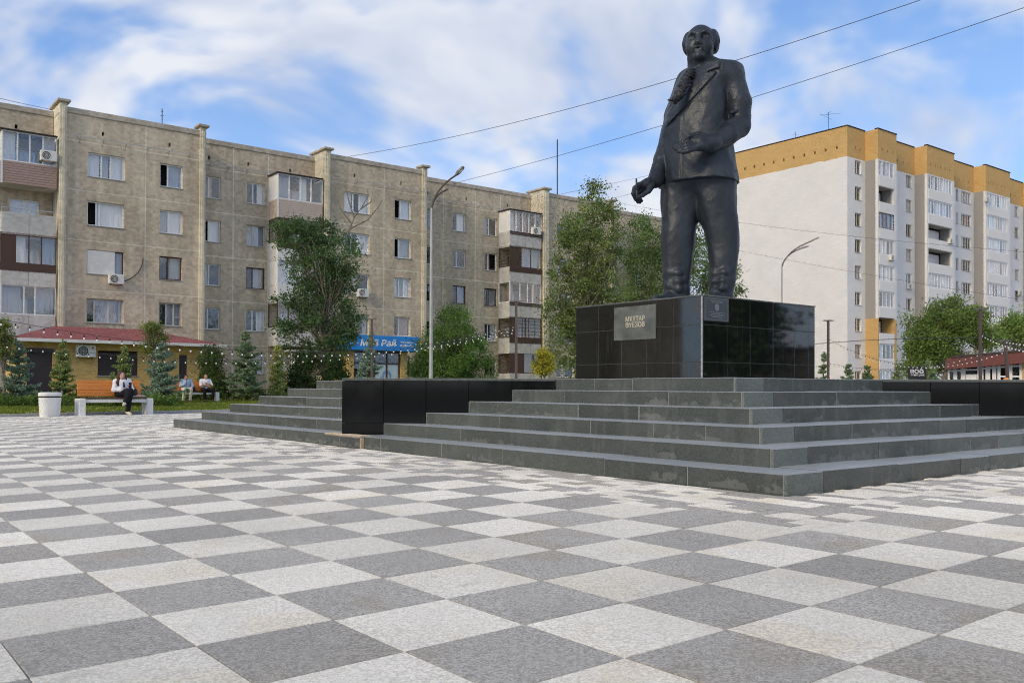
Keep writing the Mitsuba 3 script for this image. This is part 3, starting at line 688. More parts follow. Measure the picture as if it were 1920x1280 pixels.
# hands: near hand open, palm up; far hand hanging, fingers closing on a pen
def hand(palm, fingers, thumb, pr, fr):
    for a, b, ra, rb in palm: B.cone(a, b, ra, rb, 0.05)
    for f in fingers: B.chain(f, [fr, fr * 0.95, fr * 0.85, fr * 0.7][:len(f)], 0.012)
    B.chain(thumb, [fr * 1.6, fr * 1.2, fr, fr * 0.8][:len(thumb)], 0.02)
hand([(J(1331, 269, -.84), J(1312, 267, -.93), .112, .105), (J(1316, 262, -.90), J(1300, 265, -.92), .085, .052), (J(1318, 275, -.98), J(1302, 277, -.99), .085, .055)],
     [[J(1303, 263, -.88), J(1290, 267, -.93), J(1278, 272, -.92), J(1267, 273, -.86)], [J(1303, 268, -.93), J(1287, 272, -.98), J(1274, 275.5, -.96), J(1263, 276, -.90)],
      [J(1303, 274, -.98), J(1288, 278, -1.02), J(1276, 280, -1.0), J(1266, 280, -.94)], [J(1304, 279, -1.02), J(1291, 283, -1.06), J(1281, 285, -1.04), J(1272, 284.5, -.99)]],
     [J(1322, 258, -.88), J(1309, 252, -.92), J(1293, 255, -.93), J(1280, 265, -.92)], .1, .042)
hand([(J(1230, 338, -.12), J(1212, 346, -.22), .115, .095), (J(1214, 344, -.24), J(1200, 347, -.30), .085, .05), (J(1218, 352, -.18), J(1205, 358, -.22), .07, .05)],
     [[J(1200, 345, -.34), J(1190, 352, -.40), J(1187, 363, -.38), J(1191, 375, -.32)], [J(1199, 350, -.29), J(1189, 359, -.34), J(1190, 370, -.30), J(1196, 380, -.25)],
      [J(1203, 355, -.24), J(1194, 364, -.26), J(1195, 373, -.22), J(1200, 380, -.18)], [J(1206, 359, -.20), J(1199, 367, -.21), J(1200, 373, -.17), J(1203, 377, -.14)]],
     [J(1224, 346, -.24), J(1216, 358, -.32), J(1205, 366, -.37), J(1195, 371, -.39)], .1, .038)
B.cone(J(1193, 336, -.42), J(1194.5, 370, -.40), .017, .022, 0.008)
B.roughen(0.014, 6.5, 3)
body = B.mesh()
# head and neck on a finer grid: x his left, y forward, z up from the chin
Hd = Field((-.40, -.45, -.42), (.40, .45, .74), 0.0088)
Hd.cone((0, -.06, -.34), (0, -.04, .10), .215, .205, .03).cone((0, -.05, -.40), (0, -.06, -.24), .275, .235, .02)
Hd.ell((0, -.03, .385), (.232, .275, .285), .02).ell((0, .07, .175), (.172, .185, .185), .10).ell((0, .10, .32), (.200, .17, .24), .08)
Hd.ell((0, .115, .075), (.105, .11, .085), .06)
for s_ in (-1, 1):
    Hd.ell((s_ * .115, .175, .235), (.075, .065, .08), .07)                                            # cheekbones
    Hd.ell((s_ * .090, .310, .372), (.066, .100, .046), .022, sub=True)                                   # eye sockets
    Hd.ell((s_ * .086, .186, .366), (.046, .046, .030), .004)                                             # eyeballs
    Hd.cone((s_ * .040, .240, .392), (s_ * .132, .208, .388), .015, .012, .010)                           # lids
    Hd.cone((s_ * .045, .238, .342), (s_ * .128, .208, .350), .011, .010, .010)
    Hd.cone((s_ * .028, .272, .424), (s_ * .095, .262, .446), .024, .027, .014).cone((s_ * .095, .262, .446), (s_ * .160, .200, .418), .027, .018, .014)  # brows
    Hd.ell((s_ * .042, .288, .238), (.028, .030, .024), .016)                                             # wings of the nose
    Hd.cone((s_ * .008, .296, .203), (s_ * .058, .276, .190), .019, .020, .010).cone((s_ * .058, .276, .190), (s_ * .100, .236, .140), .020, .012, .010)  # moustache
    Hd.cone((s_ * .070, .292, .235), (s_ * .112, .262, .170), .008, .006, .02, sub=True)                   # folds beside the mouth
    Hd.ell((s_ * .236, -.035, .318), (.030, .060, .088), .02).ell((s_ * .262, -.035, .335), (.014, .035, .06), .015, sub=True)   # ears
    Hd.ell((s_ * .205, -.085, .445), (.082, .175, .150), .07).ell((s_ * .200, -.150, .36), (.074, .12, .12), .05).ell((s_ * .236, -.05, .40), (.050, .085, .085), .05)   # hair at the sides
    for q in range(5): Hd.cone((s_ * .296, -.17 + q * .06, .53 - q * .012), (s_ * .288, -.19 + q * .05, .36), .012, .010, .015, sub=True)
Hd.cone((0, .268, .392), (0, .325, .262), .030, .046, .025)                                               # nose
Hd.cone((0, .262, .388), (0, .25, .44), .028, .03, .05)
Hd.cone((-.050, .292, .172), (.050, .292, .172), .006, .006, .006, sub=True)                             # mouth
Hd.cone((-.042, .262, .150), (.042, .262, .150), .024, .024, .020)
Hd.ell((0, .232, .070), (.080, .066, .066), .04)                                                         # goatee
Hd.ell((0, -.20, .40), (.215, .13, .20), .05)
Hd.roughen(0.010, 14, 6)
head = Hd.mesh(); head.vertices *= [1.13, 1.13, 1.11]; head.faces = head.faces[:, ::-1]
hy = math.radians(19); tilt_ = math.radians(3)
v = head.vertices; v = np.stack([v[:, 0], v[:, 1] * math.cos(tilt_) - v[:, 2] * math.sin(tilt_), v[:, 1] * math.sin(tilt_) + v[:, 2] * math.cos(tilt_)], -1)
hl, hf = np.array([math.cos(hy), -math.sin(hy), 0]), np.array([-math.sin(hy), -math.cos(hy), 0])
head.vertices = J(1313, 123.5, -.07) + v[:, :1] * hl + v[:, 1:2] * hf + v[:, 2:] * [0, 0, 1]
statue = thing('statue', 'dark bronze statue of a standing man in a suit and tie on the black pedestal', 'statue')
part(statue, 'figure', to_world(trimesh.util.concatenate([body, head])), 'mat_bronze', smooth=True)
tie = Field((-0.75, -0.95, 2.9), (0.15, 0.2, 4.35), 0.0125)
tp = [J(1296, 134, -.26), J(1291, 143, -.37), J(1283, 160, -.50), J(1273, 180, -.54), J(1266, 192, -.52)]
tie.chain(tp, [.040, .048, .062, .072, .040], .03)
tg = np.random.default_rng(14)
for q in range(22):
    f = q / 21; i = min(int(f * 3.999), 3); c_ = tp[i] + (tp[i + 1] - tp[i]) * (f * 4 - i) if f < 1 else tp[4]
    w_ = .055 + .085 * f * (1 - f * .45); s_ = (-1) ** q
    tie.cone(c_ + [s_ * w_ * .2, -.045, .02], c_ + [s_ * w_ * tg.uniform(.8, 1.25), -.02 - .03 * tg.random(), tg.uniform(-.04, .04)], .030, .018, .010)
tie.roughen(0.035, 16, 9)
part(statue, 'tie', to_world(tie.mesh()), 'mat_bronze_dark', smooth=True)
# ------------------------------------------------------------------ building kit
def wall_poly(poly, v0, v1):
    """upright wall piece: polygon in (u, z), thickness from v0 (outer face) to v1"""
    m = trimesh.creation.extrude_polygon(poly, v1 - v0, engine='earcut')
    x = m.vertices; return trimesh.Trimesh(np.stack([x[:, 0], v0 + x[:, 2], x[:, 1]], -1), m.faces[:, ::-1], process=False)
wr = np.random.default_rng(77)
def pane_sheet(u0, u1, z0, z1, v, tilt=0.006):
    a, b, c = wr.normal(0, tilt, 3)
    h = np.array([[u0, v, z0], [u1, v + a, z0], [u1, v + a + b, z1], [u0, v + b, z1]])
    return h, [[0, 1, 2], [0, 2, 3]]
def curtain_sheet(mb, u0, u1, z0, z1, v):
    n = max(4, int((u1 - u0) / 0.09)); us = np.linspace(u0, u1, n + 1)
    w = v + 0.025 * np.sin(np.arange(n + 1) * 1.9 + u0) + wr.normal(0, 0.006, n + 1)
    vv = np.vstack([np.stack([us, w, us * 0 + z0], -1), np.stack([us, w * 0.3 + v * 0.7, us * 0 + z1], -1)]); k = np.arange(n)
    mb.add(vv, np.vstack([np.stack([k, k + 1, k + n + 2], 1), np.stack([k, k + n + 2, k + n + 1], 1)]))
def window(bld, u0, u1, z0, z1, v, divs=(0.36,), frame='mat_white_upvc', curtain=((0, 1, 'white'),), transom=None, rec=0.13, fw=0.068, sill=True, name='window', open_sash=None, label=None):
    mb = MB(); f0, f1 = v + rec, v + rec + 0.06
    e = 0.004
    mb.box((u0 + e, f0, z0 + e), (u1 - e, f1, z0 + fw)); mb.box((u0 + e, f0, z1 - fw), (u1 - e, f1, z1 - e))
    mb.box((u0 + e, f0, z0 + fw), (u0 + fw, f1, z1 - fw)); mb.box((u1 - fw, f0, z0 + fw), (u1 - e, f1, z1 - fw))
    xs = [u0 + fw] + [u0 + (u1 - u0) * d for d in divs] + [u1 - fw]
    for x in xs[1:-1]: mb.box((x - fw * 0.55, f0 - 0.006, z0 + fw), (x + fw * 0.55, f1 - 0.002, z1 - fw))
    zt = None
    if transom:
        zt = z0 + (z1 - z0) * transom[0]
        for c in transom[1]: mb.box((xs[c] + fw * 0.5, f0 - 0.003, zt - fw * 0.4), (xs[c + 1] - fw * 0.5, f1 - 0.004, zt + fw * 0.4))
    w = part(bld, name, mb.mesh(), frame, label=label)
    pm = MB()
    for i, (a, b) in enumerate(zip(xs[:-1], xs[1:])):
        if i == open_sash: continue
        pm.add(*pane_sheet(a, b, z0 + fw * 0.5, z1 - fw * 0.5, v + rec + 0.03))
    if pm.v: part(w, 'pane', pm.mesh(), 'mat_glass')
    by = {}
    for a, b, m in curtain: curtain_sheet(by.setdefault(m, MB()), u0 + (u1 - u0) * a + 0.02, u0 + (u1 - u0) * b - 0.02, z0 + 0.02, z1 - 0.02, v + rec + 0.20)
    for m, q in by.items(): part(w, 'curtain', q.mesh(), f'mat_curtain_{m}')
    if sill:
        sm = MB(); sm.box((u0 - 0.03, v - 0.055, z0 - 0.035), (u1 + 0.03, v + rec - 0.001, z0 - 0.001)); part(w, 'sill', sm.mesh(), 'mat_sill')
    return w
STY = [dict(divs=(.36,), curtain=((.36, 1, 'white'), (0, .36, 'dark'))), dict(divs=(.36,), curtain=((0, .3, 'grey'), (.36, 1, 'dark'))), dict(divs=(.36,), curtain=((.62, 1, 'white'), (0, .12, 'grey'))),
       dict(divs=(.34, .66), curtain=((0, .3, 'white'), (.74, 1, 'white'))), dict(divs=(.36,), frame='mat_brown_frame', curtain=((.36, 1, 'grey'),)), dict(divs=(.40,), curtain=((0, .40, 'grey'),)), dict(divs=(.36,), curtain=((.3, .6, 'warm'),)),
       dict(divs=(.38,), curtain=((.38, 1, 'white'),), open_sash=0), dict(divs=(.36,), curtain=()), dict(divs=(.5,), frame='mat_cream_frame', curtain=((0, .2, 'grey'), (.8, 1, 'grey')), transom=(.68, [1]))]

# ------------------------------------------------------------------ the brown five-storey block
apt = thing('apartment_block', 'long five-storey brown panel apartment block with tall pale fins, on the left', 'building')
VP, VS, H = 51.0, 52.5, 16.38
FL = 2.76
SILL, HEAD = [12.65 - FL * k for k in range(5)], [14.03 - FL * k for k in range(5)]
JZ = [-0.3, 3.43, 6.21, 9.0, 11.80, 14.56, 16.06]
secs = [('P', -46.4, -38.3, [-42.0]), ('S', -38.3, -28.0, [-34.0]), ('P', -28.0, -19.9, [-24.0]), ('S', -19.9, -11.2, [-16.0]), ('P', -11.2, -3.1, [-7.0]), ('S', -3.1, 5.52, [0.2]), ('P', 5.52, 13.63, [10.15]), ('S', 13.63, 21.65, [16.01, 18.36]), ('P', 21.65, 29.65, [26.2]), ('S', 29.65, 40.71, [32.17, 35.14, 37.6]), ('P', 40.71, 48.45, [45.2]), ('S', 48.45, 57.5, [51.2, 54.2])]
wins = {4: [(-10.0, -8.0), (-5.7, -4.4)], 5: [(-1.9, -0.7)], 6: [(6.98, 8.97), (10.97, 12.31)], 7: [(14.0, 15.21), (16.89, 18.16)], 8: [(23.11, 25.07), (27.07, 28.41)], 9: [(30.0, 31.27), (33.05, 34.28), (36.01, 37.26)], 10: [(42.2, 44.15), (46.2, 47.5)], 11: [(49.4, 50.6), (52.5, 53.8)]}
balc = {5: (2.70, 5.42), 7: (18.40, 21.55), 9: (37.42, 40.62)}     # u range of the balcony stacks
special = {(6, 0, 0): dict(divs=(.38, .63), curtain=((0, .36, 'white'), (.64, 1, 'white'), (.4, .6, 'grey'))), (6, 0, 1): dict(divs=(.25, .33), curtain=((.3, 1, 'white'),), open_sash=0),
           (6, 0, 3): dict(divs=(.22, .6), frame='mat_cream_frame', curtain=((.24, 1, 'grey'),)), (6, 1, 0): dict(divs=(.36,), curtain=((.36, 1, 'grey'),), open_sash=0), (6, 1, 1): dict(divs=(.4,), curtain=((0, .4, 'grey'), (.4, 1, 'white'))),
           (6, 1, 2): dict(divs=(.4,), frame='mat_brown_frame', curtain=((0, .4, 'grey'), (.4, 1, 'white'))), (6, 1, 3): dict(divs=(.33, .66), frame='mat_cream_frame', curtain=((.35, 1, 'grey'),), transom=(.4, [2])),
           (8, 0, 0): dict(divs=(.37, .62), curtain=((0, .36, 'white'), (.64, 1, 'white'))), (8, 0, 1): dict(divs=(.3, .55), curtain=((.55, 1, 'white'), (0, .2, 'grey'))), (8, 1, 0): dict(divs=(.38,), curtain=((.38, 1, 'white'),), open_sash=0), (8, 1, 1): dict(divs=(.3,), curtain=((.3, 1, 'grey'),), open_sash=0),
           (8, 1, 2): dict(divs=(.3, .62), curtain=((0, .3, 'white'), (.62, 1, 'white'), (.3, .62, 'grey'))), (8, 1, 3): dict(divs=(.3,), curtain=((.32, 1, 'warm'),)), (9, 2, 2): dict(divs=(.4,), frame='mat_brown_frame', curtain=((.4, 1, 'grey'),)),
           (7, 1, 1): dict(divs=(.36,), frame='mat_cream_frame', curtain=((0, 1, 'grey'),), transom=(.7, [0])), (9, 1, 0): dict(divs=(.4,), curtain=((0, .2, 'warm'), (.4, 1, 'white')))}
inside = MB()
for si, (kind, a, b, joints) in enumerate(secs):
    v = VP if kind == 'P' else VS
    holes = []
    for wi, (w0, w1) in enumerate(wins.get(si, [])):
        for k in range(5):
            if kind == 'P' and k == 4 and si == 6: continue         # behind the kiosk roof
            holes.append((w0, w1, SILL[k], HEAD[k], wi, k))
    doors = []
    if si in balc:
        c0 = sum(balc[si]) / 2
        for k in range(5): doors.append((c0 - 0.75, c0 + 0.75, 11.93 - FL * k, 13.95 - FL * k))
    us = [a] + joints + [b]
    vents = [(a + (b - a) * f, 15.19) for f in ((.28, .74) if kind == 'P' else (.10, .42, .78))]
    for ua, ub in zip(us[:-1], us[1:]):
        for za, zb in zip(JZ[:-1], JZ[1:]):
            jw = lambda: 0.024 + abs(wr.normal(0, .007))
            r = sbox(ua + jw(), za + jw() if za > 0 else za, ub - jw(), zb - jw() if zb < 16 else zb)
            for h in holes: r = r.difference(sbox(h[0], h[2], h[1], h[3]))
            for h in doors: r = r.difference(sbox(h[0], h[2], h[1], h[3]))
            for x, z in vents:
                if ua < x < ub: r = r.difference(sbox(x - .07, z - .12, x + .07, z + .12))
            for g_ in getattr(r, 'geoms', [r]):
                if g_.area > 0.01:
                    part(apt, 'wall_panel', wall_poly(g_, v + wr.uniform(-.003, .003), v + 0.26), 'mat_panel_a' if kind == 'S' else 'mat_panel_b')
    jm = MB()                                                        # mortar in the joints, a little behind the panels' faces
    for x in joints: jm.box((x - 0.07, v + 0.006, -0.3), (x + 0.07, v + 0.2, 16.06))
    for z in JZ[1:-1]: 
        for ua, ub in zip(us[:-1], us[1:]): jm.box((ua + 0.0705, v + 0.007, z - 0.07), (ub - 0.0705, v + 0.2, z + 0.07))
    part(apt, 'joint_mortar', jm.mesh(), 'mat_panel_joint')
    for (w0, w1, z0, z1, wi, k) in holes:
        st = special.get((si, wi, k)) or STY[wr.integers(0, len(STY))]
        if (si, wi, k) == (6, 0, 2):
            w = window(apt, w0, w1, z0, z1, v, divs=(.76,), frame='mat_brown_frame', curtain=((.8, 1, 'grey'),))
            sh = MB()
            for q in range(11): sh.box((w0 + 0.01, v + 0.03, z0 + 0.02 + q * 0.122), (w0 + 0.76 * (w1 - w0), v + 0.075, z0 + 0.138 + q * 0.122), 0.012)
            part(w, 'roller_shutter', sh.mesh(), 'mat_white_paint', label='closed white roller shutter')
        else: window(apt, w0, w1, z0, z1, v, **st)
    for (w0, w1, z0, z1) in doors: window(apt, w0, w1, z0, z1, v, divs=(.5,), curtain=((0, 1, 'white'),), name='balcony_door', sill=False)
    inside.box((a + 0.05, v + 0.75, -0.2), (b - 0.05, v + 0.80, 16.0))
    if kind == 'P':
        for x0, x1 in ((a + 0.002, a + 0.25), (b - 0.25, b - 0.002)): part(apt, 'side_wall', (lambda m: m.mesh())(MB().box((x0, VP + 0.262, -0.3), (x1, VS + 0.3, 16.06))), 'mat_fin' if x0 < a + 0.1 else 'mat_panel_b')
    cp = MB(); cp.box((a if kind == 'P' else a + 0.001, v - 0.07, 16.062), (b if kind == 'P' else b - 0.001, v + 0.34, H), 0.02); part(apt, 'parapet_coping', cp.mesh(), 'mat_coping')
    rail = MB(); ra, rb_ = a + (0.5 if kind == 'P' else 0.25), b - 0.4
    if si > 5 and si != 11:
        rail.beam((ra, v - 0.42, 14.74), (rb_, v - 0.42, 14.74), 0.035)
        for x in np.arange(ra + 0.5, rb_, 1.22):
            rail.beam((x, v - 0.44, 14.72), (x, v + 0.002, 14.72), 0.03); rail.beam((x, v - 0.36, 14.70), (x, v + 0.002, 14.44), 0.03)
        part(apt, 'cable_rail', rail.mesh(), 'mat_galv')
part(apt, 'dark_interior', inside.mesh(), 'mat_room_dark')
for x0, x1 in ((-11.2, -10.85), (-3.45, -3.1), (5.50, 5.86), (13.29, 13.65), (21.63, 22.03), (29.27, 29.67), (40.69, 41.24), (48.07, 48.47)):
    fm = MB(); fm.box((x0, VP - 0.16, -0.3), (x1, VP - 0.004, 16.56), 0.015); fm.box((x0 + 0.10, VP - 0.23, -0.3), (x1 - 0.10, VP - 0.161, 16.3), 0.01)
    left = x0 in (-11.2, 5.50, 21.63, 40.69)
    fm.box((x0 + 0.002, VP - 0.0035, 16.0), (x1 - 0.002, VS + 0.35 if left else VP + 0.4, 16.56))
    f = part(apt, 'fin', fm.mesh(), 'mat_fin')
    cm = MB(); cm.box((x0 - 0.16, VP - 0.34, 16.562), (x1 + 0.16, VS + 0.5 if left else VP + 0.55, 16.72), 0.03); part(f, 'cap', cm.mesh(), 'mat_coping')
rm = MB(); rm.box((-46.4, VS + 0.35, 15.9), (57.5, VS + 11, 16.05)); rm.box((-46.4, VS + 10.7, -0.3), (57.5, VS + 11, 15.89)); rm.box((57.2, VS + 0.27, -0.3), (57.5, VS + 10.69, 15.89)); rm.box((-46.4, VS + 0.27, -0.3), (-46.1, VS + 10.69, 15.89))
part(apt, 'roof', rm.mesh(), 'mat_roof_felt')
# balconies
def balcony(si, k, style):
    u0, u1 = balc[si]; s = 11.86 - FL * k; vf = VP + 0.10; zt = s + 1.06; zc = s + 2.70
    u1 -= 0.01
    mb = MB(); mb.box((u0, vf, s - 0.16), (u1, VS - 0.002, s)); b = part(apt, 'balcony', mb.mesh(), 'mat_concrete')
    kind, pm, fr = style['kind'], style.get('parapet', 'concrete'), style.get('frame', 'mat_white_upvc')
    if pm == 'concrete':
        n = style.get('n', 2)
        for i in range(n):
            q = MB(); q.box((u0 + (u1 - u0) * i / n + 0.012, vf - 0.05, s - 0.14), (u0 + (u1 - u0) * (i + 1) / n - 0.012, vf + 0.03, zt), 0.01); part(b, 'parapet_panel', q.mesh(), style.get('pmat', 'mat_concrete'))
        q = MB(); q.box((u0, vf + 0.035, s - 0.14), (u0 + 0.07, VS - 0.004, zt), 0.01); part(b, 'parapet_panel', q.mesh(), style.get('pmat', 'mat_concrete'))
    else:
        nb = 9; hh = (zt - s + 0.16) / nb
        for i in range(nb):
            q = MB(); z = s - 0.16 + i * hh
            q.box((u0 - 0.02, vf - 0.06, z + 0.006), (u1, vf - 0.01, z + hh - 0.006), 0.018); q.box((u0 - 0.03, vf - 0.005, z + 0.006), (u0 + 0.02, VS - 0.01, z + hh - 0.006), 0.018)
            part(b, 'siding_board', q.mesh(), pm)
        q = MB(); q.box((u0 - 0.04, vf - 0.075, s - 0.17), (u0 + 0.05, vf - 0.061, zt)); part(b, 'corner_trim', q.mesh(), 'mat_white_upvc')
    if kind == 'open':
        q = MB(); q.beam((u0, vf, zt + 0.24), (u1, vf, zt + 0.24), 0.045); q.beam((u0 + .03, vf, zt), (u0 + .03, vf, zt + .24), .035); q.beam(((u0 + u1) / 2, vf, zt), ((u0 + u1) / 2, vf, zt + .24), .035); part(b, 'railing', q.mesh(), 'mat_galv')
        return
    q = MB(); f = 0.06; n = style.get('panes', 4); z0, z1 = zt + 0.005, zc
    q.box((u0, vf - 0.03, z0), (u1, vf + 0.03, z0 + f)); q.box((u0, vf - 0.03, z1 - f), (u1, vf + 0.03, z1))
    xs = [u0 + (u1 - u0) * t for t in style.get('at', np.linspace(0, 1, n + 1))]
    for i, x in enumerate(xs): q.box((max(x - f / 2, u0), vf - 0.035, z0 + f), (min(x + f / 2, u1) if i else u0 + f, vf + 0.034, z1 - f))
    q.box((u0, vf + 0.035, z0), (u0 + 0.05, VS - 0.01, z0 + f)); q.box((u0, vf + 0.035, z1 - f), (u0 + 0.05, VS - 0.01, z1)); q.box((u0, VS - 0.08, z0 + f), (u0 + 0.05, VS - 0.01, z1 - f))
    if style.get('lattice'):
        for z in np.linspace(z0, z1, 7)[1:-1]: q.box((u0, vf - 0.025, z - 0.016), (u0 + (u1 - u0) * style['lattice'], vf + 0.02, z + 0.016)); 
        for x in np.linspace(u0, u0 + (u1 - u0) * style['lattice'], 6)[1:]: q.box((x - .016, vf - 0.028, z0 + f), (x + .016, vf + 0.018, z1 - f))
        for z in np.linspace(z0, z1, 7)[1:-1]: q.box((u0 - .004, vf + 0.036, z - 0.03), (u0 + 0.03, VS - 0.02, z + 0.03))
    part(b, 'glazing_frame', q.mesh(), fr)
    q = MB()
    for i, (x0, x1) in enumerate(zip(xs[:-1], xs[1:])):
        if i in style.get('solid', ()): part(b, 'boarded_bay', MB().box((x0 + f / 2, vf - .022, z0 + f), (x1 - f / 2, vf + .012, z1 - f)).mesh(), fr)
        else: q.add(*pane_sheet(x0, x1, z0 + f / 2, z1 - f / 2, vf))
    part(b, 'pane', q.mesh(), 'mat_glass')
    if style.get('side', 'white') == 'white':
        q = MB(); q.box((u0 + 0.012, vf + 0.04, z0 + f + .002), (u0 + 0.04, VS - 0.085, z1 - f - .002)); part(b, 'side_panel', q.mesh(), 'mat_white_upvc' if fr == 'mat_white_upvc' else fr)
    for (a, c, m) in style.get('curtain', ()):
        q = MB(); curtain_sheet(q, u0 + (u1 - u0) * a + .05, u0 + (u1 - u0) * c - .05, z0, z1 - .05, vf + .35); part(b, 'curtain', q.mesh(), f'mat_curtain_{m}')
    if k == 0:
        q = MB(); q.box((u0 - 0.12, vf - 0.18, z1 + 0.005), (u1, VS - 0.002, z1 + 0.07)); part(b, 'roof', q.mesh(), 'mat_brown_roof')
    if style.get('band'):
        part(b, 'trim_band', MB().box((u0 - .03, vf - .075, zt - .40), (u1, vf - .052, zt + .03)).mesh(), fr); part(b, 'trim_band', MB().box((u0 - .03, vf - .05, zc - .12), (u1, vf - .036, zc + .02)).mesh(), fr)
    if style.get('trim'):
        q = MB(); q.box((u0 - 0.04, vf - 0.10, zt - 0.10), (u1, vf - 0.056, zt + 0.02)); q.box((u0 - 0.04, vf - 0.09, zt - 0.24), (u1, vf - 0.056, zt - 0.14)); part(b, 'flower_rail', q.mesh(), 'mat_brown_frame')
balcony(5, 0, dict(kind='glazed', parapet='mat_pink_siding', panes=4, at=(0, .28, .50, .74, 1), curtain=((.02, .28, 'white'), (.76, 1, 'grey'))))
balcony(5, 1, dict(kind='open'))
balcony(5, 2, dict(kind='glazed', frame='mat_brown_frame', at=(0, .26, .5, .73, 1), solid=(0,), band=True, side='brown', curtain=((.26, .48, 'white'), (.74, 1, 'grey'))))
balcony(5, 3, dict(kind='glazed', parapet='concrete', pmat='mat_concrete', at=(0, .42, .62, 1), curtain=((0, .4, 'grey'), (.64, 1, 'grey'))))
balcony(5, 4, dict(kind='open', n=1))
balcony(7, 0, dict(kind='glazed', parapet='mat_beige_siding', at=(0, .25, .5, .74, 1), curtain=((0.05, .3, 'grey'), (.5, .7, 'white'))))
balcony(7, 1, dict(kind='glazed', frame='mat_brown_frame', band=True, solid=(0,), pmat='mat_white_paint', side='brown'))
balcony(7, 2, dict(kind='glazed', pmat='mat_white_paint', curtain=((0, .6, 'white'),)))
balcony(7, 3, dict(kind='glazed', frame='mat_brown_frame', side='brown'))
balcony(9, 0, dict(kind='glazed', n=4, panes=5, trim=True, curtain=((0, .22, 'white'), (.22, .42, 'warm'), (.45, .62, 'warm'))))
balcony(9, 1, dict(kind='glazed', n=3, frame='mat_dark_wood', lattice=.36, solid=(0,), band=True, at=(0, .36, .66, 1), side='wood', trim=True, curtain=((.4, 1, 'grey'),)))
balcony(9, 2, dict(kind='glazed', n=3, at=(0, .32, .56, .74, 1), trim=True, curtain=((0, .2, 'warm'), (.76, 1, 'warm')), side='open'))
balcony(9, 3, dict(kind='glazed', n=3, frame='mat_dark_wood', lattice=1.0, band=True, side='wood', at=(0, .22, .5, 1), solid=(0,)))
balcony(9, 4, dict(kind='glazed', n=3, frame='mat_brown_frame', lattice=.45, solid=(0,), side='wood', at=(0, .45, .75, 1), curtain=((.5, .8, 'warm'),)))
# entrance under the stair bay, half hidden by trees
em = MB(); em.box((19.0, VP - 0.75, 3.02), (21.9, VS, 3.16), 0.02); em.box((19.1, VP - 0.7, -0.2), (19.3, VP - 0.5, 3.01)); e_ = part(apt, 'porch', em.mesh(), 'mat_concrete')

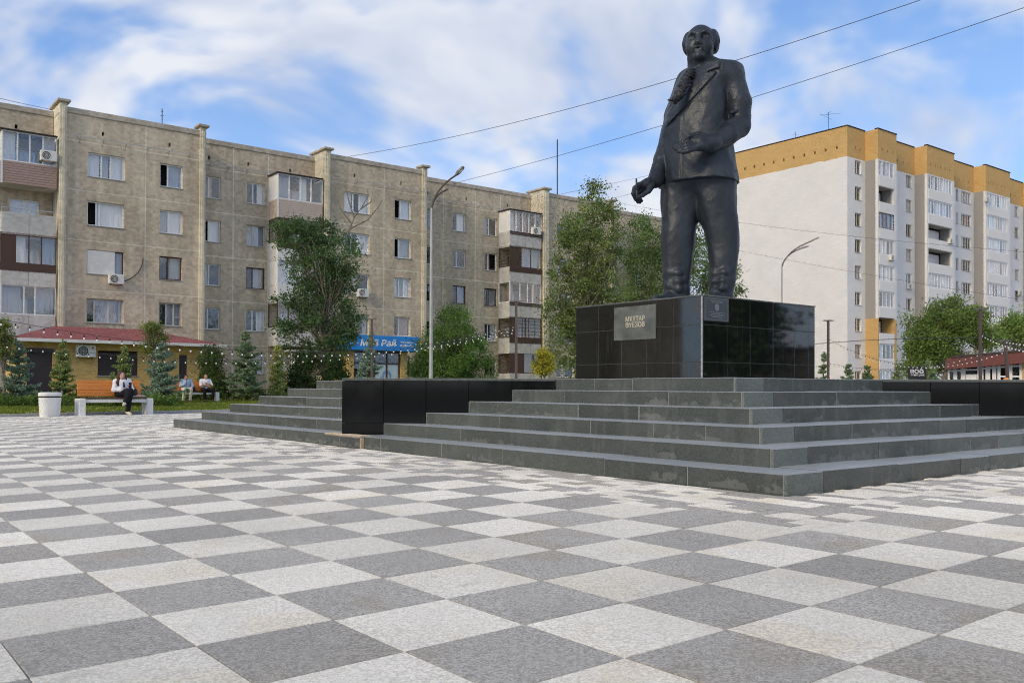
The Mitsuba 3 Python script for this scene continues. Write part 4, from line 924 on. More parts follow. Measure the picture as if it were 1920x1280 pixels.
# ------------------------------------------------------------------ the white nine-storey block
tow = thing('white_apartment_block', 'white nine-storey apartment block with an ochre top band, on the right', 'building')
V9, VB, H9 = 50.0, 48.5, 29.1
F9 = 2.87
UE = 82.74
H2 = [25.68 - F9 * k for k in range(9)]
seg = [('R', UE, 86.3, [(84.24, 85.51)]), ('B', 86.3, 90.2, (86.48, 89.64)), ('R', 90.2, 97.0, [(95.02, 96.33)]), ('B', 97.0, 103.54, (97.28, 102.95)), ('R', 103.54, 111.8, [(107.06, 107.67), (108.48, 111.1)]), ('B', 111.8, 118.7, (112.14, 117.87)), ('R', 118.7, 126.3, [(123.64, 124.89)]), ('B', 126.3, 133.5, (126.7, 132.6))]
opened = {(1, 1), (1, 6), (3, 2), (3, 3)}
brown = {(1, 2)}
dk = MB()
for si, (kind, a, b, ops) in enumerate(seg):
    v = V9 if kind == 'R' else VB
    wl = ops if kind == 'R' else [ops]
    vents = np.arange(a + 0.9, b - 0.5, 1.15) if kind == 'B' else (np.array([a + 1.6, a + 2.6]) if si == 0 else np.arange(b - 5.2 if b - a > 6 else a + 1, b - 1.1, 1.3))
    for za, zb, mt in ((-0.3, 25.83, 'white'), (25.832, H9, 'ochre')):
        cuts = [(za, zb, mt)]
        if si == 1 and mt == 'white': cuts = [(za, 8.45, 'ochre'), (8.452, zb, 'white')]
        for z0, z1, mm in cuts:
            r = sbox(a, z0, b, z1)
            for (w0, w1) in wl:
                for k in range(9):
                    if kind == 'R': r = r.difference(sbox(w0, H2[k] - 1.46, w1, H2[k]))
                    else: r = r.difference(sbox(w0, H2[k] - F9 + 0.12, w1, H2[k] + 0.11))
            if mm == 'ochre' and z1 > 26:
                for x in vents: r = r.difference(sbox(x - .10, 26.80, x + .10, 27.12))
            for g_ in getattr(r, 'geoms', [r]):
                if g_.area > 0.02: part(tow, 'wall', wall_poly(g_, v, v + 0.30), 'mat_ochre_brick' if mm == 'ochre' else 'mat_white_brick')
    dk.box((a + 0.1, v + (0.8 if kind == 'R' else 1.48), -0.2), (b - 0.1, v + (0.85 if kind == 'R' else 1.52), 28.9))
    for (w0, w1) in wl:
        for k in range(9):
            if kind == 'R':
                n = 2 if w1 - w0 < 1.5 else 4
                dv = (.45,) if n == 2 else (.25, .5, .75)
                if w1 - w0 < .8: dv = (.5,)
                cu = [((0, .45, 'grey'),), ((.5, 1, 'white'),), (), ((0, 1, 'grey'),), ((.5, .8, 'warm'),)][wr.integers(0, 5)]
                window(tow, w0, w1, H2[k] - 1.45, H2[k] - 0.003, v, divs=dv, curtain=cu, frame='mat_white_upvc' if n == 4 or wr.random() < .4 else 'mat_cream_frame', fw=0.07)
            else:
                z0, z1 = H2[k] - 1.60, H2[k] + 0.10
                pm = MB(); pm.box((w0 + 0.002, VB - 0.05, z0 - 1.15), (w1 - 0.002, VB + 0.12, z0), 0.01); lg = part(tow, 'loggia', pm.mesh(), 'mat_cream_panel')
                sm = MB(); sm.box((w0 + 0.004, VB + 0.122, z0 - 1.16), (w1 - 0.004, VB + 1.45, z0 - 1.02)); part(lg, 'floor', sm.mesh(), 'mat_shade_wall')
                if (si, k) in opened:
                    q = MB(); q.box((w0 + 0.3, VB + 1.40, z0 - .9), (w0 + 1.1, VB + 1.44, z1 - 0.25)); q.box((w0 + 1.4, VB + 1.40, z0 - .2), (w1 - 0.4, VB + 1.44, z1 - 0.25)); part(lg, 'inner_frame', q.mesh(), 'mat_white_upvc')
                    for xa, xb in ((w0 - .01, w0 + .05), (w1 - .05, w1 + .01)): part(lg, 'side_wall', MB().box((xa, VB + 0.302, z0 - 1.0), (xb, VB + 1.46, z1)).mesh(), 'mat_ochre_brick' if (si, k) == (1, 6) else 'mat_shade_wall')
                    continue
                n = max(4, int(round((w1 - w0) / 0.72))); f = 0.08
                q = MB(); q.box((w0 + .003, VB + .02, z0 + .002), (w1 - .003, VB + .09, z0 + f)); q.box((w0 + .003, VB + .02, z1 - f), (w1 - .003, VB + .09, z1 - .003))
                xs = np.linspace(w0, w1, n + 1) + np.r_[0, wr.normal(0, .05, n - 1), 0]
                for i, x in enumerate(xs): q.box((max(x - f / 2, w0 + .003), VB + .015, z0 + f), (min(x + f / 2, w1 - .003) if i else w0 + f, VB + .088, z1 - f))
                part(lg, 'glazing_frame', q.mesh(), 'mat_brown_frame' if (si, k) in brown else 'mat_white_upvc')
                q = MB()
                for x0, x1 in zip(xs[:-1], xs[1:]): q.add(*pane_sheet(x0, x1, z0 + .03, z1 - .03, VB + .05))
                part(lg, 'pane', q.mesh(), 'mat_glass')
                q = {'white': MB(), 'grey': MB()}
                for x0, x1 in zip(xs[:-1], xs[1:]):
                    t = wr.random()
                    if t < .80: curtain_sheet(q['white' if t < .50 else 'grey'], x0 + .05, x1 - .05, z0 + .02, z1 - .05, VB + .40)
                for m, mb in q.items():
                    if mb.v: part(lg, 'curtain', mb.mesh(), f'mat_curtain_{m}')
    if kind == 'B':
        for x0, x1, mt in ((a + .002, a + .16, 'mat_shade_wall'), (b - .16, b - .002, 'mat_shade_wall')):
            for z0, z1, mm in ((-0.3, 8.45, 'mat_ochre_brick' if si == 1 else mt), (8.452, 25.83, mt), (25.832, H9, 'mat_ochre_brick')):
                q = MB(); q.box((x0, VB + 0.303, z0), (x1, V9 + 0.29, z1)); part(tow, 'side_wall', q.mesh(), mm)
    q = MB(); q.box((a - (.05 if kind == 'B' or si == 0 else -.055), v - 0.06, H9 + .002), (b + (.05 if kind == 'B' else -.055), v + 0.36, H9 + 0.12)); part(tow, 'coping', q.mesh(), 'mat_brown_roof')
part(tow, 'dark_interior', dk.mesh(), 'mat_room_dark')
def end_poly(poly, u0, u1):
    m = trimesh.creation.extrude_polygon(poly, u1 - u0, engine='earcut'); x = m.vertices
    return trimesh.Trimesh(np.stack([u0 + x[:, 2], x[:, 0], x[:, 1]], -1), m.faces, process=False)
er = np.random.default_rng(2)
vs = np.linspace(V9 + 0.302, 65.4, 26); zz = 25.84 + np.r_[0, er.normal(0, 0.035, 24), 0]
low = Polygon([(vs[0], -0.3)] + [(vs[-1], -0.3)] + [(v_, z_) for v_, z_ in zip(vs[::-1], zz[::-1])])
part(tow, 'end_wall', end_poly(low, UE, UE + 0.3), 'mat_white_brick')
up = Polygon([(v_, z_) for v_, z_ in zip(vs, zz)] + [(vs[-1], H9), (vs[0], H9)])
for i in range(10): x = 51.25 + 1.353 * i; up = up.difference(sbox(x - .11, 26.82, x + .11, 27.14))
part(tow, 'end_wall', end_poly(up, UE, UE + 0.3), 'mat_ochre_brick')
q = MB(); q.box((UE - .055, V9 + .365, H9 + .002), (UE + .35, 65.5, H9 + .12)); part(tow, 'coping', q.mesh(), 'mat_brown_roof')
q = MB(); q.box((UE + 0.9, 65.42, -0.3), (UE + 1.2, 67.2, 25.4)); part(tow, 'rear_wall', q.mesh(), 'mat_white_brick')
q = MB(); q.box((UE + 0.9, 65.42, 25.402), (UE + 1.2, 67.2, 28.2)); part(tow, 'rear_wall', q.mesh(), 'mat_ochre_brick')
q = MB(); q.box((UE + .31, V9 + 1.6, 28.4), (133.4, 67, 28.6)); q.box((133.2, V9 + .31, -.3), (133.5, 67, 28.39)); q.box((UE + 1.21, 66.8, -.3), (133.19, 67.1, 28.39)); q.box((UE + .35, V9 + 1.6, -.3), (UE + .5, 65.3, 28.39)); part(tow, 'roof', q.mesh(), 'mat_roof_felt')

# ------------------------------------------------------------------ brick kiosk with the maroon hipped roof
kio = thing('brick_kiosk', 'low yellow brick kiosk with a maroon hipped roof, leaning against the brown block', 'building')
KV, KU0, KU1, EZ = 46.0, 2.95, 11.75, 2.98
r = sbox(KU0, -0.3, KU1, EZ)
for (a, b, z0, z1) in ((3.12, 4.26, -0.3, 2.55), (6.40, 8.38, 1.33, 2.62), (10.55, 10.98, 1.0, 2.5)): r = r.difference(sbox(a, z0, b, z1))
part(kio, 'front_wall', wall_poly(r, KV, KV + 0.25), 'mat_yellow_brick')
for x0, x1 in ((KU0, KU0 + .25), (KU1 - .25, KU1)): part(kio, 'side_wall', MB().box((x0, KV + .252, -.3), (x1, VP - 0.25, EZ)).mesh(), 'mat_yellow_brick')
def slats(a, b, z0, z1, v):
    q = MB(); n = int((z1 - z0) / 0.1); h = (z1 - z0) / n
    for i in range(n): q.box((a + .004, v, z0 + i * h + .004), (b - .004, v + .03, z0 + (i + 1) * h - .004), 0.008)
    q.box((a + .004, v + .031, z0), (b - .004, v + .05, z1)); return q.mesh()
part(kio, 'door', slats(3.12, 4.26, -0.1, 2.44, KV + .06), 'mat_shutter', label='dark roller shutter door')
q = MB(); q.box((3.06, KV - .10, 2.45), (4.32, KV + .055, 2.66), .02); part(kio, 'door__shutter_box', q.mesh(), 'mat_shutter')
for a, b, z0, z1 in ((6.40, 8.38, 1.33, 2.52), (10.55, 10.98, 1.0, 2.5)):
    w = part(kio, 'window_shutter', slats(a, b, z0, z1, KV + .05), 'mat_shutter'); q = MB(); q.box((a - .05, KV - .05, z0 - .07), (b + .05, KV + .045, z0 - .002)); part(w, 'sill', q.mesh(), 'mat_sill')
e = np.array([[2.25, 45.28, 3.10], [12.85, 45.28, 3.10], [12.85, 50.78, 3.10], [2.25, 50.78, 3.10], [5.25, 50.78, 4.08], [9.95, 50.78, 4.08]])
part(kio, 'roof', (np.vstack([e, e - [0, 0, .03]]), np.array([[0, 1, 5], [0, 5, 4], [1, 2, 5], [3, 0, 4], [2, 3, 4], [2, 4, 5], [6, 11, 7], [6, 10, 11], [7, 11, 8], [9, 10, 6]])), 'mat_maroon_roof')
rs = MB()
for x in np.arange(2.6, 12.6, .42):                                   # standing seams
    top = 45.28 + 5.5 * min(1, (x - 2.25) / 3.0, (12.85 - x) / 2.9) * 0.985
    rs.beam((x, 45.28, 3.115), (x, top, 3.115 + .98 * (top - 45.28) / 5.5), .025, .03)
part(kio, 'roof__seam', rs.mesh(), 'mat_maroon_roof')
q = MB(); q.box((2.22, 45.22, 2.95), (12.88, 45.278, 3.11), .008); q.box((2.18, 45.279, 2.95), (2.24, 50.76, 3.108)); q.box((12.86, 45.279, 2.95), (12.92, 50.76, 3.108)); q.box((2.25, 45.28, 2.985), (12.85, 45.98, 3.03)); part(kio, 'eave', q.mesh(), 'mat_white_paint')

# ------------------------------------------------------------------ little shop with the blue sign
shp = thing('shop', 'small yellow brick shop entrance under a long blue sign, behind the blue spruce', 'shop')
SV = 48.0
part(shp, 'pier', MB().box((21.86, SV, -.3), (22.30, SV + .4, 3.12)).mesh(), 'mat_yellow_brick'); part(shp, 'pier', MB().box((25.80, SV, -.3), (26.30, SV + .4, 3.12)).mesh(), 'mat_yellow_brick')
part(shp, 'side_wall', MB().box((21.86, SV + .402, -.3), (22.06, VP - .25, 3.12)).mesh(), 'mat_yellow_brick'); part(shp, 'side_wall', MB().box((26.10, SV + .402, -.3), (26.30, VP - .25, 3.12)).mesh(), 'mat_yellow_brick')
part(shp, 'roof', MB().box((20.95, SV - .25, 3.125), (26.85, VP - .25, 3.30)).mesh(), 'mat_roof_felt')
part(shp, 'interior', MB().box((22.07, SV + 1.6, -.2), (26.09, SV + 1.65, 3.1)).mesh(), 'mat_room_dark')
def shopfront(a, b, xs, zs):
    q = MB(); f = .09
    for x in xs: q.box((x - f / 2, SV + .12, -.1), (x + f / 2, SV + .20, 3.1))
    for z in zs:
        for x0, x1 in zip(xs[:-1], xs[1:]): q.box((x0 + f / 2 + .001, SV + .125, z - .045), (x1 - f / 2 - .001, SV + .195, z + .045))
    k = part(shp, 'shopfront', q.mesh(), 'mat_brown_frame'); q = MB()
    for x0, x1 in zip(xs[:-1], xs[1:]): q.add(*pane_sheet(x0, x1, 0, 3.08, SV + .16, .002))
    part(k, 'pane', q.mesh(), 'mat_glass'); return k
k1 = shopfront(22.3, 25.8, [22.345, 23.2, 23.88, 24.82, 25.755], [0.02, .62, 2.32, 3.055])
pq = part(k1, 'poster', MB().box((23.93, SV + .215, .70), (24.77, SV + .225, 2.26)).box((24.87, SV + .215, .70), (25.70, SV + .225, 2.26)).mesh(), 'mat_poster_pale', label='pale window poster with blue shapes')
q = MB(); a = np.linspace(-.35, np.pi + .5, 16); p = np.stack([24.85 + .36 * np.cos(a), 0 * a + SV + .207, 1.50 + .40 * np.sin(a)], -1)
p2 = np.stack([24.85 + .20 * np.cos(a), 0 * a + SV + .207, 1.46 + .22 * np.sin(a)], -1); kk = np.arange(15)
q.add(np.vstack([p, p2]), np.vstack([np.stack([kk, kk + 1, kk + 17], 1), np.stack([kk, kk + 17, kk + 16], 1)])); q.box((24.35, SV + .204, .72), (24.62, SV + .209, 1.45)); part(k1, 'poster_picture', q.mesh(), 'mat_poster_blue')
sgn = thing('shop_sign', 'long bright blue shop sign with white lettering above the glass door', 'sign')
part(sgn, 'board', gbox((20.95, SV - .55, 3.14), (26.92, SV - .26, 4.12), .02), 'mat_sign_blue')
lm = [letters('Мой Рай', .40, 2.6, (22.45, SV - .552, 3.42), (1, 0, .02), (.22, 0, 1), .012, True), letters('студия', .13, .95, (25.45, SV - .552, 3.70), (1, 0, 0), (0, 0, 1), .01, True), letters('красоты', .13, 1.0, (25.42, SV - .552, 3.46), (1, 0, 0), (0, 0, 1), .01, True), letters('студия красоты', .10, 1.1, (21.2, SV - .552, 3.55), (1, 0, 0), (0, 0, 1), .01)]
part(sgn, 'lettering', trimesh.util.concatenate(lm), 'mat_white_letter')
# ------------------------------------------------------------------ trees and shrubs
def leaves(cent, sig, n_each, size, col, seed, spread=0.35, up=0.0):
    """leaf-shaped faces in loose clumps about the centres, each clump with a shade of its own"""
    g = np.random.default_rng(seed); n = len(cent) * n_each
    c = np.repeat(cent, n_each, 0) + g.normal(0, 1, (n, 3)) * np.repeat(sig, n_each, 0).reshape(n, -1)
    t = g.normal(0, 1, (n, 3)); t /= np.linalg.norm(t, axis=1, keepdims=True)
    nr = g.normal(0, 1, (n, 3)) + [0, 0, up]; w = np.cross(t, nr); w /= np.linalg.norm(w, axis=1, keepdims=True) + 1e-9
    s = size * g.uniform(0.6, 1.35, (n, 1))
    v = np.stack([c - t * s * .5, c + w * s * .32, c + t * s * .5, c - w * s * .32], 1).reshape(-1, 3)
    i = np.arange(n)[:, None] * 4; f = np.vstack([i + [0, 1, 2], i + [0, 2, 3]])
    tone = np.repeat(g.uniform(1 - spread, 1 + spread, len(cent)), n_each)[:, None] * g.uniform(.75, 1.3, (n, 1))
    hue = np.repeat(g.uniform(0, 1, len(cent)), n_each)[:, None] ** 2 * g.uniform(0, 1, (n, 1))
    cc = np.array(col) * 2.4 * tone * (1 + hue * np.array([.55, .22, -.1]))
    return trimesh.Trimesh(v, f, process=False), np.repeat(np.clip(cc, 0.004, 0.6), 4, 0)
def limb(mb, p, q, r0, r1, g, bend=0.12, n=6, sides=6):
    t = np.linspace(0, 1, n)[:, None]; d = np.linalg.norm(q - p)
    mid = g.normal(0, bend * d, 3) * [1, 1, .4] + [0, 0, -.10 * d]
    pts = p + (q - p) * t + mid * (4 * t * (1 - t)) * .5 + g.normal(0, .02 * d, (n, 3)) * (t > 0) * (t < 1)
    mb.tube(pts, np.linspace(r0, r1, n), sides); return pts
def tree(name, label, x, depth, blobs, col, n_cl=200, n_leaf=90, leaf=.13, r=.2, seed=1, group=None, cat='tree', bark='mat_bark', clump=.34, base=None, bare=(), fork=.28, n_limb=46, up=0.0):
    """blobs: (x, y, half width, half height) of the crown's masses as seen, at the given distance; they become ellipsoids of real depth"""
    g = np.random.default_rng(seed)
    b0 = at(x, 700, depth) if base is None else np.array(base, float); b0[2] = float(ground(b0[0])) - 0.05
    m = depth / 1693.44
    E = []
    for bl in blobs:
        c = at(bl[0], bl[1], depth); rr = np.array([bl[2] * m, max(bl[2], .7 * bl[3]) * m * .95, bl[3] * m])
        c = c + DH * g.normal(0, .22) * rr[0]; E.append((c, rr))
    vol = np.array([e[1].prod() ** .75 for e in E]); pick = g.choice(len(E), n_cl, p=vol / vol.sum())
    d = g.normal(0, 1, (n_cl, 3)); d /= np.linalg.norm(d, axis=1, keepdims=True); d *= g.uniform(.15, 1, (n_cl, 1)) ** .45
    cent = np.array([E[i][0] + (q * E[i][1]) @ np.stack([RH, DH, [0, 0, 1]]) for i, q in zip(pick, d)])
    cent = cent[cent[:, 2] > b0[2] + .15]
    sig = np.minimum(g.uniform(.5, 1.2, (len(cent), 1)) * clump, 9) * np.array([1, 1, .8])
    t = thing(name, label, cat, group)
    lm, lc = leaves(cent, sig, n_leaf, leaf, col, seed + 5, up=up)
    part(t, 'crown', lm, 'mat_leaf', color=lc)
    mb = MB(); top = np.array([e[0] for e in E]).mean(0); hi = cent[:, 2].max()
    tp = b0 + (top - b0) * np.array([.55, .55, 1.0]); tp[2] = b0[2] + (hi - b0[2]) * .72
    tt = np.linspace(0, 1, 12)[:, None]; trunk = b0 + (tp - b0) * tt + g.normal(0, r * .35, (12, 3)) * [1, 1, 0] * (tt > 0)
    mb.tube(trunk, r * (1.15 - .95 * tt[:, 0]) * (1 + .5 * np.exp(-tt[:, 0] * 25)), 10)
    part(t, 'trunk', mb.mesh(), bark, smooth=60)
    lb = MB()
    for c in cent[g.permutation(len(cent))[:n_limb]]:
        h = np.clip((c[2] - b0[2]) / (tp[2] - b0[2]) * g.uniform(.45, .8), fork, .97); k = h * 11; a = trunk[int(k)] + (trunk[min(int(k) + 1, 11)] - trunk[int(k)]) * (k % 1)
        pts = limb(lb, a, c, r * (1 - .8 * h) * .42, .012, g)
        for _ in range(2): limb(lb, pts[g.integers(2, 5)], c + g.normal(0, clump * 1.6, 3), .016, .006, g, n=4, sides=4)
    for ch in bare:
        P = np.array([at(px_, py_, depth) for px_, py_ in ch]); lb.tube(P, np.linspace(.045, .008, len(P)) if len(ch) > 2 else np.linspace(.016, .006, len(P)), 5)
    part(t, 'limbs', lb.mesh(), bark, smooth=60, kind='stuff')
    return t
tree('tree', 'dark green tree with bare upper twigs, left of the blue sign', 612, 48, [(562, 442, 42, 38), (528, 430, 20, 28), (600, 436, 30, 30), (640, 478, 38, 44), (590, 505, 52, 48), (645, 545, 36, 42), (560, 560, 38, 34), (605, 590, 56, 38), (545, 618, 34, 20), (664, 588, 18, 20), (652, 622, 26, 16), (522, 560, 12, 16), (504, 404, 8, 10), (560, 645, 26, 14), (605, 640, 30, 16), (640, 642, 24, 14), (585, 672, 14, 20), (640, 690, 14, 24), (604, 690, 16, 40), (622, 690, 14, 46)],
     (.044, .076, .032), 380, 78, .125, .25, 11, clump=.27, bare=[((640, 500), (652, 440), (664, 408), (676, 392), (688, 372), (690, 352)), ((664, 408), (655, 380), (648, 352), (640, 340)), ((676, 392), (696, 378), (700, 350)), ((660, 420), (640, 395), (632, 372)), ((655, 430), (690, 412), (712, 385), (718, 372)), ((600, 640), (575, 560), (560, 520), (535, 480))], n_limb=70)
tree('tree', 'tall yellowish green tree left of the pedestal, in front of the far pale fin', 1095, 62, [(1110, 358, 26, 18), (1122, 400, 38, 30), (1092, 430, 46, 34), (1072, 470, 34, 34), (1132, 468, 42, 40), (1152, 430, 20, 26), (1058, 520, 34, 38), (1110, 530, 52, 44), (1048, 590, 30, 40), (1100, 600, 46, 40), (1160, 570, 30, 40), (1062, 652, 34, 40), (1128, 655, 36, 28), (1100, 690, 40, 20)],
     (.082, .112, .042), 420, 74, .165, .26, 23, clump=.34, n_limb=60)
tree('tree', 'dark leafy tree behind the legs of the statue', 1268, 75, [(1202, 420, 24, 20), (1222, 452, 36, 34), (1198, 500, 32, 36), (1260, 482, 38, 44), (1300, 445, 26, 44), (1312, 505, 38, 44), (1232, 545, 44, 32), (1345, 522, 28, 44), (1180, 560, 20, 34), (1382, 500, 14, 14), (1384, 548, 14, 10), (1288, 590, 100, 34)],
     (.058, .094, .034), 440, 76, .18, .32, 37, clump=.42, n_limb=60)
tree('round_bush', 'big fine-leaved green bush behind the double lamp post', 842, 52, [(852, 615, 40, 34), (818, 652, 40, 38), (882, 660, 38, 38), (842, 690, 62, 28), (790, 685, 20, 32), (912, 690, 16, 22), (850, 585, 20, 14)], (.055, .100, .028), 330, 110, .10, .12, 41, cat='bush', clump=.26, fork=.08, n_limb=40, up=.5)
tree('shrub', 'small shrub with yellow leaves at the foot of the balcony stack', 1020, 49, [(1020, 672, 15, 20), (1012, 690, 14, 14), (1030, 690, 12, 14)], (.17, .17, .026), 60, 60, .11, .05, 43, cat='shrub', clump=.15, fork=.1, n_limb=16)
tree('shrub', 'dark green shrub beside the brick kiosk, behind the second bench', 396, 44, [(396, 682, 20, 30), (402, 722, 24, 22), (385, 735, 14, 14)], (.040, .060, .020), 110, 90, .10, .06, 47, cat='shrub', clump=.22, fork=.08, n_limb=20)
tree('shrub', 'dark green shrub between the yellow-green spruce and the tree trunk', 562, 47, [(566, 690, 20, 30), (550, 722, 22, 20), (585, 725, 18, 20), (628, 690, 12, 34), (618, 730, 22, 14)], (.026, .046, .018), 130, 90, .10, .06, 53, cat='shrub', clump=.22, fork=.08, n_limb=20)
tree('young_tree', 'thin light green young tree between two spruces in front of the kiosk roof', 288, 45, [(285, 615, 16, 12), (290, 635, 24, 12), (278, 655, 18, 12)], (.100, .125, .040), 60, 60, .09, .05, 59, clump=.16, fork=.4, n_limb=20)
tree('young_tree', 'young tree with pale leaves cut by the left edge of the photograph', 8, 36, [(4, 612, 16, 9), (10, 636, 14, 12), (2, 655, 14, 14)], (.085, .110, .035), 50, 60, .09, .05, 61, clump=.15, fork=.4, n_limb=16)
tree('tree', 'bright green tree in front of the white block, left of the dark red cafe roof', 1775, 72, [(1770, 602, 40, 34), (1736, 632, 32, 30), (1802, 612, 36, 32), (1832, 602, 22, 26), (1762, 662, 46, 32), (1716, 655, 18, 28), (1712, 690, 18, 18), (1790, 570, 22, 12), (1842, 640, 22, 28), (1700, 600, 8, 10)], (.078, .118, .036), 400, 80, .19, .22, 67, clump=.40, fork=.2, n_limb=50)
tree('tree', 'green tree behind the cafe roof at the right edge', 1902, 78, [(1905, 612, 20, 22), (1884, 632, 14, 12), (1925, 625, 24, 26), (1876, 612, 8, 8)], (.085, .130, .038), 130, 90, .19, .2, 71, clump=.40, n_limb=24)
# low green at the lawn's edge
def weeds(name, label, x0, x1, depth, h, n, col, seed):
    g = np.random.default_rng(seed); a, b = at(x0, 700, depth), at(x1, 700, depth); t = g.uniform(0, 1, n)[:, None]
    c = a + (b - a) * t + DH * g.normal(0, .45, (n, 1)); c[:, 2] = ground(c[:, 0]) + .03 + h * g.uniform(.1, .8, n) * (.6 + .8 * meshkit.noise(np.stack([c[:, 0] * 1.1, c[:, 1], 0 * c[:, 0]], -1), seed))
    lm, lc = leaves(c, np.full((n, 1), .10) * np.array([1, 1, .7]), 26, .10, col, seed)
    whole(name, lm, 'mat_leaf', color=lc); labels[name] = {'label': label, 'category': 'weeds', 'kind': 'stuff'}
weeds('weeds', 'low dark green weeds behind the litter bin and the front bench', -60, 330, 33, .42, 330, (.050, .080, .022), 81)
weeds('weeds_001', 'low weeds in front of the kiosk wall and the low fence', -20, 640, 44, .55, 420, (.035, .055, .018), 83)

def spruce(label, x, y_top, y_base, hw, depth, col, seed, sparse=1.0, group='young spruces around the square'):
    g = np.random.default_rng(seed); b0 = at(x, 700, depth); b0[2] = float(ground(b0[0])) - .05; m = depth / 1693.44
    ztop = at(x, y_top, depth)[2]; h = ztop - b0[2]; R = hw * m
    t = thing('spruce', label, 'spruce', group)
    tr = MB(); zz = np.linspace(0, 1, 7); lean = g.normal(0, .03, 2); tr.tube(b0 + np.stack([zz * lean[0] * h + g.normal(0, .01, 7), zz * lean[1] * h, zz * h * .98], -1), .085 * h / 3 * (1.06 - zz), 7); part(t, 'trunk', tr.mesh(), 'mat_bark_dark', smooth=60)
    cs, sg, lb = [], [], MB(); low = .17
    nt = int(6 + h * 1.7); side_r = g.uniform(.75, 1.2, 8)
    for i in range(nt):
        f0 = i / nt; f = np.clip((i + g.uniform(-.3, .3)) / nt, 0, .97); z = h * (low + (1 - low) * f); r = R * ((1 - f) ** .9 * (.90 if i else .7)) + .05
        nb = int((6 + 4 * (1 - f)) * sparse) + 1; ph = g.uniform(0, 6.28)
        for k in range(nb):
            a = ph + 6.283 * k / nb + g.normal(0, .25); rr = r * g.uniform(.40, 1.25) * side_r[int(a * 8 / 6.283) % 8]; u = RH * math.cos(a) + DH * math.sin(a)
            zq = z + g.uniform(-.6, .6) * h / nt * .9; p0 = b0 + [lean[0] * zq, lean[1] * zq, max(zq, .25)]; e = np.array([0, 0, (-.14 + .5 * f) * rr + g.normal(0, .04)]); tip = p0 + u * rr + e
            bend = np.array([0, 0, -.10 * rr]); line = lambda s: p0 + (tip - p0) * s + bend * 4 * s * (1 - s) + np.array([0, 0, .10 * rr]) * s ** 3
            lb.tube(np.stack([line(s) for s in (0, .35, .7, 1.0)]), [.016, .012, .008, .004], 4, caps=False)
            ns = max(3, int(rr / .085)); side = np.cross(u, [0, 0, 1])
            for q in range(ns):
                s = .16 + .86 * (q + .5) / ns; w = .34 * rr * (1.10 - s) * min(1, s * 2.5)
                for e_ in (-1, 0, 1):
                    if g.random() < .12: continue
                    cs.append(line(s) + side * e_ * w * g.uniform(.5, 1.15) + u * abs(e_) * w * .4 + [0, 0, g.normal(-.01, .015)]); sg.append(.038 + .010 * h / 3)
    cs.append(b0 + [lean[0] * h, lean[1] * h, h]); sg.append(.03)
    lm, lc = leaves(np.array(cs), np.array(sg)[:, None] * np.array([1, 1, .5]), 11, .080, np.array(col) * 1.2, seed + 3, .25)
    part(t, 'crown', lm, 'mat_needle', color=lc); part(t, 'limbs', lb.mesh(), 'mat_bark_dark', kind='stuff')
BLUE, GREEN, YG = (.078, .112, .088), (.085, .110, .042), (.135, .155, .055)
spruce('leftmost blue spruce, left of the dark shutter door', 36, 640, 757, 46, 37, BLUE, 101)
spruce('slim green spruce between the shutter door and the big air conditioner', 117, 636, 745, 29, 41, GREEN, 102)
spruce('green spruce right behind the woman on the front bench', 228, 648, 742, 32, 41, GREEN, 103)
spruce('dense blue spruce right of the woman, left of the two seated men', 302, 640, 757, 44, 38, BLUE, 104)
spruce('tall grey-green spruce just left of the stepped base', 462, 616, 755, 44, 44, (.068, .098, .058), 105)
spruce('yellow-green spruce beside the tall grey-green one', 520, 644, 748, 27, 46, YG, 106)
spruce('blue spruce in front of the blue shop sign', 690, 622, 745, 36, 47, (.085, .125, .100), 107)
spruce('thin sparse spruce between the pedestal and the lamp post on the right', 1541, 660, 730, 15, 48, (.060, .085, .045), 108, .6)
spruce('small spruce in front of the corner of the white block', 1591, 683, 735, 20, 52, (.060, .085, .045), 109, .8)
spruce('small spruce in front of the ochre column of the white block', 1626, 685, 735, 24, 54, (.055, .080, .040), 110)
spruce('low spruce left of the black sign', 1682, 682, 735, 20, 50, (.075, .100, .050), 111)
spruce('low spruce right of the black sign', 1746, 678, 730, 30, 42, (.075, .110, .055), 112)
# trees behind and beside the photographer: seen in the polished granite and the window glass
def mirror(x, s, face):
    d = ray_dir(x, 700)
    p = CAM + d * ((PV - WV - CAM[1]) / d[1]) if face == 'front' else CAM + d * ((PU - WU - CAM[0]) / d[0])
    d = d / np.linalg.norm(d); d = d * [1, -1, 1] if face == 'front' else d * [-1, 1, 1]
    return p + d * s
for i, (px_, s_, hh, rr) in enumerate(((1338, 34, 8.0, 1.9), (1392, 36, 7.5, 1.8), (1322, 46, 9.5, 2.4))):
    b = mirror(px_, s_, 'front'); g = np.random.default_rng(200 + i)
    t = thing('mirrored_tree', ('leafy tree mirrored nearest the edge of the pedestal', 'leafy tree mirrored in the middle of the pedestal front', 'tall farther tree mirrored in the pedestal front')[i], 'tree', 'trees mirrored in the pedestal')
    c = b * [1, 1, 0] + [0, 0, hh * .62] + g.normal(0, 1, (130, 3)) * [rr * .5, rr * .5, hh * .20]
    lm, lc = leaves(c, np.full((130, 1), .5), 60, .30, (.05, .085, .03), 210 + i); part(t, 'crown', lm, 'mat_leaf', color=lc)
    q = MB(); q.tube(np.array([b * [1, 1, 0] - [0, 0, .2], b * [1, 1, 0] + [.1, 0, hh * .7]]), [.22, .1], 8); part(t, 'trunk', q.mesh(), 'mat_bark')
br_ = np.random.default_rng(300)
